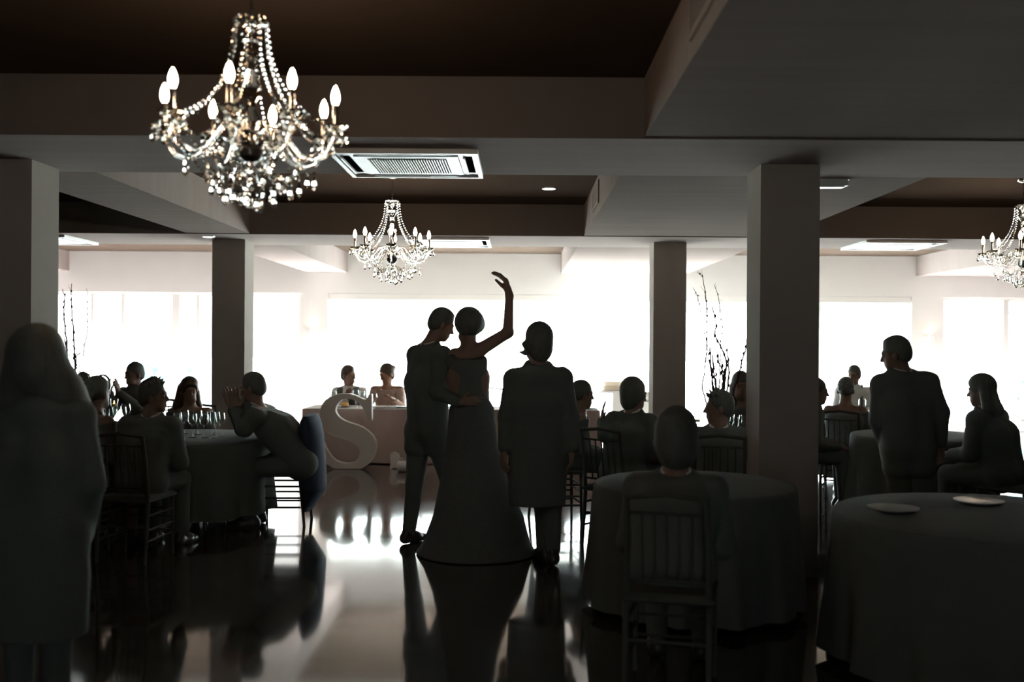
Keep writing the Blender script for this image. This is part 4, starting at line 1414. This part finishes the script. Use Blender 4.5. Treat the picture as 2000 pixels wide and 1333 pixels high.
for px, d_, sc in ((347, 8.7, 1), (360, 8.9, 1.05), (376, 8.6, 1), (386, 8.82, 1.05), (399, 8.55, 1), (413, 8.8, 1), (420, 8.55, 1.1), (431, 8.7, 1)):
    glass_at(px, d_, 'clear stemmed glass on the table of the leaning man', 'glasses on the table of the leaning man', sc=sc)
for px, d_, sc in ((213, 9.3, 1), (221, 9.1, 1), (229, 9.35, 1.05), (238, 9.2, 1.05), (246, 9.5, 1.1)):
    glass_at(px, d_, 'clear stemmed glass on the twig table by glazed doors', 'glasses on the twig table by the glazed doors', sc=sc)
for px, d_, sc in ((1424, 8.75, 1), (1434, 8.6, 1), (1441, 8.9, 1), (1452, 8.7, 1.05)):
    glass_at(px, d_, 'clear stemmed glass on the twig table behind the large column', 'glasses on the twig table behind the column', sc=sc)
for px, d_, sc in ((1684, 11.35, 1.05), (1696, 11.6, .9), (1730, 11.5, 1)):
    glass_at(px, d_, 'clear stemmed glass on the table of the man in suspenders', 'glasses on the table of the man in suspenders', sc=sc)
for px, d_, sc in ((640, 13.3, 1), (652, 13.2, 1), (695, 13.15, 1.1), (708, 13.3, 1), (716, 13.2, 1), (731, 13.1, .9)):
    glass_at(px, d_, 'clear stemmed glass on the head table between the newlyweds', 'glasses on the head table', z=HT + .005, sc=sc)

TT = HT + .005
q = P(673, 797, 13.1)
t = thing('bread_plate', 'white plate holding a bread roll before the groom', 'plate', (q[0], 13.1, TT))
MB().lathe([(.05, 0), (.06, .004), (.095, .014), (.097, .017), (.06, .008), (1e-4, .007)], 32).obj('plate_dish', 'china', t, True, 40)
s = SDF(.005); s.ell((0, 0, .03), (.055, .045, .032)); s.ell((.01, .01, .045), (.035, .03, .022)); s.sub((0, -.02, .082), .018, .02)
o = link('bread_roll', s.mesh('bread_roll', 'bread'), None, (q[0], 13.1, TT + .008))
tag(o, 'golden bread roll on the plate before the groom', 'bread')
q = P(757, 797, 13.05)
t = thing('menu_folder', 'dark open menu folder before the bride', 'menu', (q[0], 13.05, TT))
m = MB(); m.prism([(-.15, -.11, .0), (-.005, -.11, .004), (-.005, .11, .004), (-.15, .11, 0)], (0, 0, .008)); m.obj('cover', 'shoe', t)
m = MB(); m.prism([(.005, -.11, .004), (.15, -.11, .0), (.15, .11, 0), (.005, .11, .004)], (0, 0, .008)); m.obj('cover', 'shoe', t)
MB().box(-.14, -.03, -.10, .02, .0125, .0145).obj('page', 'china', t)
q = P(790, 797, 13.1)
o = MB().lathe([(.07, 0), (.08, .004), (.125, .016), (.127, .02), (.08, .009), (1e-4, .008)], 32).obj('dinner_plate', 'china', None, True, 40, (q[0], 13.1, TT))
tag(o, 'empty white dinner plate beside the menu folder', 'plate')
for px in (1150, 1128):
    q = P(px, 797, 13.1)
    o = MB().lathe([(.07, 0), (.08, .004), (.125, .016), (.127, .02), (.08, .009), (1e-4, .008)], 32).obj('dinner_plate', 'china', None, True, 40, (q[0], 13.1, TT))
    tag(o, 'white dinner plate at the far end of the head table', 'plate', 'plates at the head table end')
# dishes on the dark front table
for (dx, dy, lab) in ((-.45, .1, 'white plate on the dark front table facing the hunched guest'), (.1, .35, 'white plate on the dark front table by the large column')):
    o = MB().lathe([(.07, 0), (.08, .004), (.125, .016), (.127, .02), (.08, .009), (1e-4, .008)], 32).obj('dinner_plate', 'china', None, True, 40, (2.35 + dx, 4.95 + dy, TZ + .001))
    tag(o, lab, 'plate')


# ------------------------------------------------------------------ candles
def candle_glass(px, py, d, z0, label):
    q = P(px, py, d)
    t = thing('candle_glass', label, 'candle', (q[0], d, z0))
    hh = q[2] - z0
    b = MB().lathe([(.035, 0), (.035, .004), (.006, .012), (.005, hh - .06), (.012, hh - .055), (.03, hh - .03), (.034, hh + .03), (.032, hh + .03), (.028, hh - .028), (1e-4, hh - .045)], 20)
    b.f = [f for f in b.f if len(f) == 4]
    b.obj('holder', 'wineglass', t, True, 50)
    MB().lathe([(.02, hh - .036), (.02, hh - .016), (1e-4, hh - .014)], 14).obj('tealight', 'wax', t, True, 40)
    MB().lathe([(1e-4, hh - .014), (.004, hh - .008), (.0045, hh - .002), (.002, hh + .010), (1e-4, hh + .016)], 8).obj('flame', 'flame', t, True)


candle_glass(223, 786, 9.02, TZ, 'tall glass candle holder lit on the twig table by glazed doors')
candle_glass(1363, 816, 8.25, TZ, 'lit glass candle holder beside the sharp-nosed man')


# ------------------------------------------------------------------ twig arrangements
def twigs(base, lines, label, seed):
    rnd = random.Random(seed)
    t = thing('twig_arrangement', label, 'branches', base)
    b = np.asarray(base, float)
    vs = MB().lathe([(.05, 0), (.06, .01), (.045, .10), (.04, .18), (.052, .24), (.048, .24), (.036, .18), (.04, .10), (.05, .012), (1e-4, .01)], 24)
    vs.f = [f for f in vs.f if len(f) == 4]
    vs.obj('vase', 'wineglass', t, True, 50)
    for ln, r0 in lines:
        oy = rnd.uniform(-.12, .12)
        pts = [V(rnd.uniform(-.02, .02), rnd.uniform(-.02, .02), .015)]
        n = len(ln)
        for i, (px, py) in enumerate(ln):
            q = P(px, py, b[1] + oy * (i + 1) / n) - b
            pts.append(q)
        # subdivide and jitter
        fine = [pts[0]]
        for a, c in zip(pts[:-1], pts[1:]):
            k = max(2, int(np.linalg.norm(c - a) / .06))
            for j in range(1, k + 1):
                fine.append(a + (c - a) * j / k + V(*[rnd.uniform(-.006, .006) for _ in range(3)]))
        m = MB()
        N = len(fine)
        m.tube(fine, [r0 * 1.7 * (1 - .7 * i / (N - 1)) for i in range(N)], 5)
        for i in range(N // 3, N - 1):
            dr = unit(fine[i + 1] - fine[i])
            if rnd.random() < .75:
                side = unit(np.cross(dr, V(*[rnd.uniform(-1, 1) for _ in range(3)])))
                L = rnd.uniform(.03, .16) * (1 - .5 * i / N)
                e1 = fine[i] + (side * .6 + dr) * L * .5
                e2 = e1 + (side * .25 + dr) * L * .5
                rr = r0 * (1 - .7 * i / (N - 1)) * 1.1
                m.tube([fine[i], e1, e2], [rr, rr * .7, rr * .4], 4)
            if rnd.random() < .8:
                m.ball(tuple(fine[i] + V(*[rnd.uniform(-.006, .006) for _ in range(3)])), r0 * 1.7, 5, 3, 1.5)
        m.obj('twig', 'twig', t)


base = V(1.66, 8.8, TZ)
twigs(base, [([(1396, 790), (1391, 734), (1386, 707), (1387, 676)], .008), ([(1398, 790), (1397, 734), (1392, 697)], .007), ([(1412, 790), (1414, 728), (1404, 707), (1400, 686)], .008),
             ([(1412, 780), (1418, 707), (1408, 678), (1396, 655), (1398, 636), (1392, 600)], .007), ([(1416, 780), (1425, 728), (1421, 702), (1418, 670)], .006),
             ([(1385, 800), (1371, 760), (1377, 718), (1382, 650), (1378, 587), (1373, 540), (1362, 532)], .0045),
             ([(1404, 760), (1410, 640), (1402, 576), (1394, 555)], .004), ([(1395, 760), (1375, 640), (1361, 577), (1354, 563)], .0035),
             ([(1425, 790), (1447, 718), (1460, 665), (1466, 647), (1487, 608)], .006), ([(1402, 780), (1394, 722), (1390, 690)], .008), ([(1408, 780), (1412, 740), (1410, 700)], .008)],
      'bare twigs in a vase on the table behind the large column', 5)
base = V(-4.36, 9.55, TZ)
twigs(base, [([(140, 800), (148, 720), (146, 697), (143, 650), (140, 600), (140, 555)], .0055), ([(135, 800), (133, 697), (128, 650), (126, 613), (126, 576), (122, 565)], .0055),
             ([(145, 800), (155, 730), (160, 700), (172, 640), (170, 565)], .003), ([(130, 800), (131, 697), (126, 660)], .007), ([(110, 780), (97, 645), (90, 610), (85, 584)], .004),
             ([(115, 780), (98, 640), (97, 592)], .0035), ([(143, 800), (146, 730), (149, 697), (158, 690)], .007), ([(142, 790), (147, 710), (144, 690)], .008)],
      'bare twigs in a vase on the table by the glazed doors', 6)
# small dried flower sprig by the rear column
q = P(1350, 835, 8.6)
t = thing('flower_sprig', 'small dried flower sprig in a bud vase by rear column', 'flowers', (q[0], 8.6, TZ))
vs = MB().lathe([(.025, 0), (.03, .02), (.015, .06), (.018, .08), (.014, .08), (.011, .06), (.025, .02), (1e-4, .006)], 16); vs.f = [f for f in vs.f if len(f) == 4]
vs.obj('vase', 'wineglass', t, True, 50)
rnd = random.Random(9)
for i in range(9):
    m = MB()
    e = V(rnd.uniform(-.07, .07), rnd.uniform(-.05, .05), rnd.uniform(.14, .23))
    m.tube([(0, 0, .01), tuple(e * .6 + V(0, 0, .02)), tuple(e)], [.0015, .0012, .001], 4)
    for k in range(5):
        m.ball(tuple(e + V(*[rnd.uniform(-.014, .014) for _ in range(3)])), .004, 5, 3)
    m.obj('stem', 'twig', t)


# ------------------------------------------------------------------ shrubs outside
def shrub(x, y, hgt, rad, label, seed):
    rnd = random.Random(seed)
    t = thing('shrub', label, 'shrub', (x, y, -.15))
    MB().tube([(0, 0, 0), (.03, .02, hgt * .5)], [.05, .03], 8).obj('stem', 'bark', t)
    m = MB()
    for i in range(900):
        a, b = rnd.uniform(0, 2 * PI), math.acos(rnd.uniform(-1, 1))
        q = rnd.uniform(.55, 1) * (1 + .25 * math.sin(3 * a + seed))
        c = V(rad * q * math.sin(b) * math.cos(a), rad * q * math.sin(b) * math.sin(a), hgt * .55 + hgt * .45 * q * math.cos(b))
        u = unit(V(*[rnd.uniform(-1, 1) for _ in range(3)])); v = unit(np.cross(u, V(*[rnd.uniform(-1, 1) for _ in range(3)])))
        n = len(m.v)
        L, W = rnd.uniform(.06, .11), rnd.uniform(.025, .05)
        m.v += [tuple(c - u * L), tuple(c + v * W), tuple(c + u * L), tuple(c - v * W)]
        m.f.append((n, n + 1, n + 2, n + 3))
    o = m.obj('foliage', 'leaf', t)
    o['kind'] = 'stuff'


q = P(364, 700, 24); shrub(q[0], 24, 1.9, .36, 'blue-green shrub outside seen through the glazed door pane', 1)
q = P(300, 700, 27); shrub(q[0], 27, 1.5, .6, 'low pale shrub outside the glazed doors', 2)
q = P(1990, 640, 22); shrub(q[0], 22, 2.7, .42, 'tall leafy shrub outside behind the broad-shouldered guest', 3)
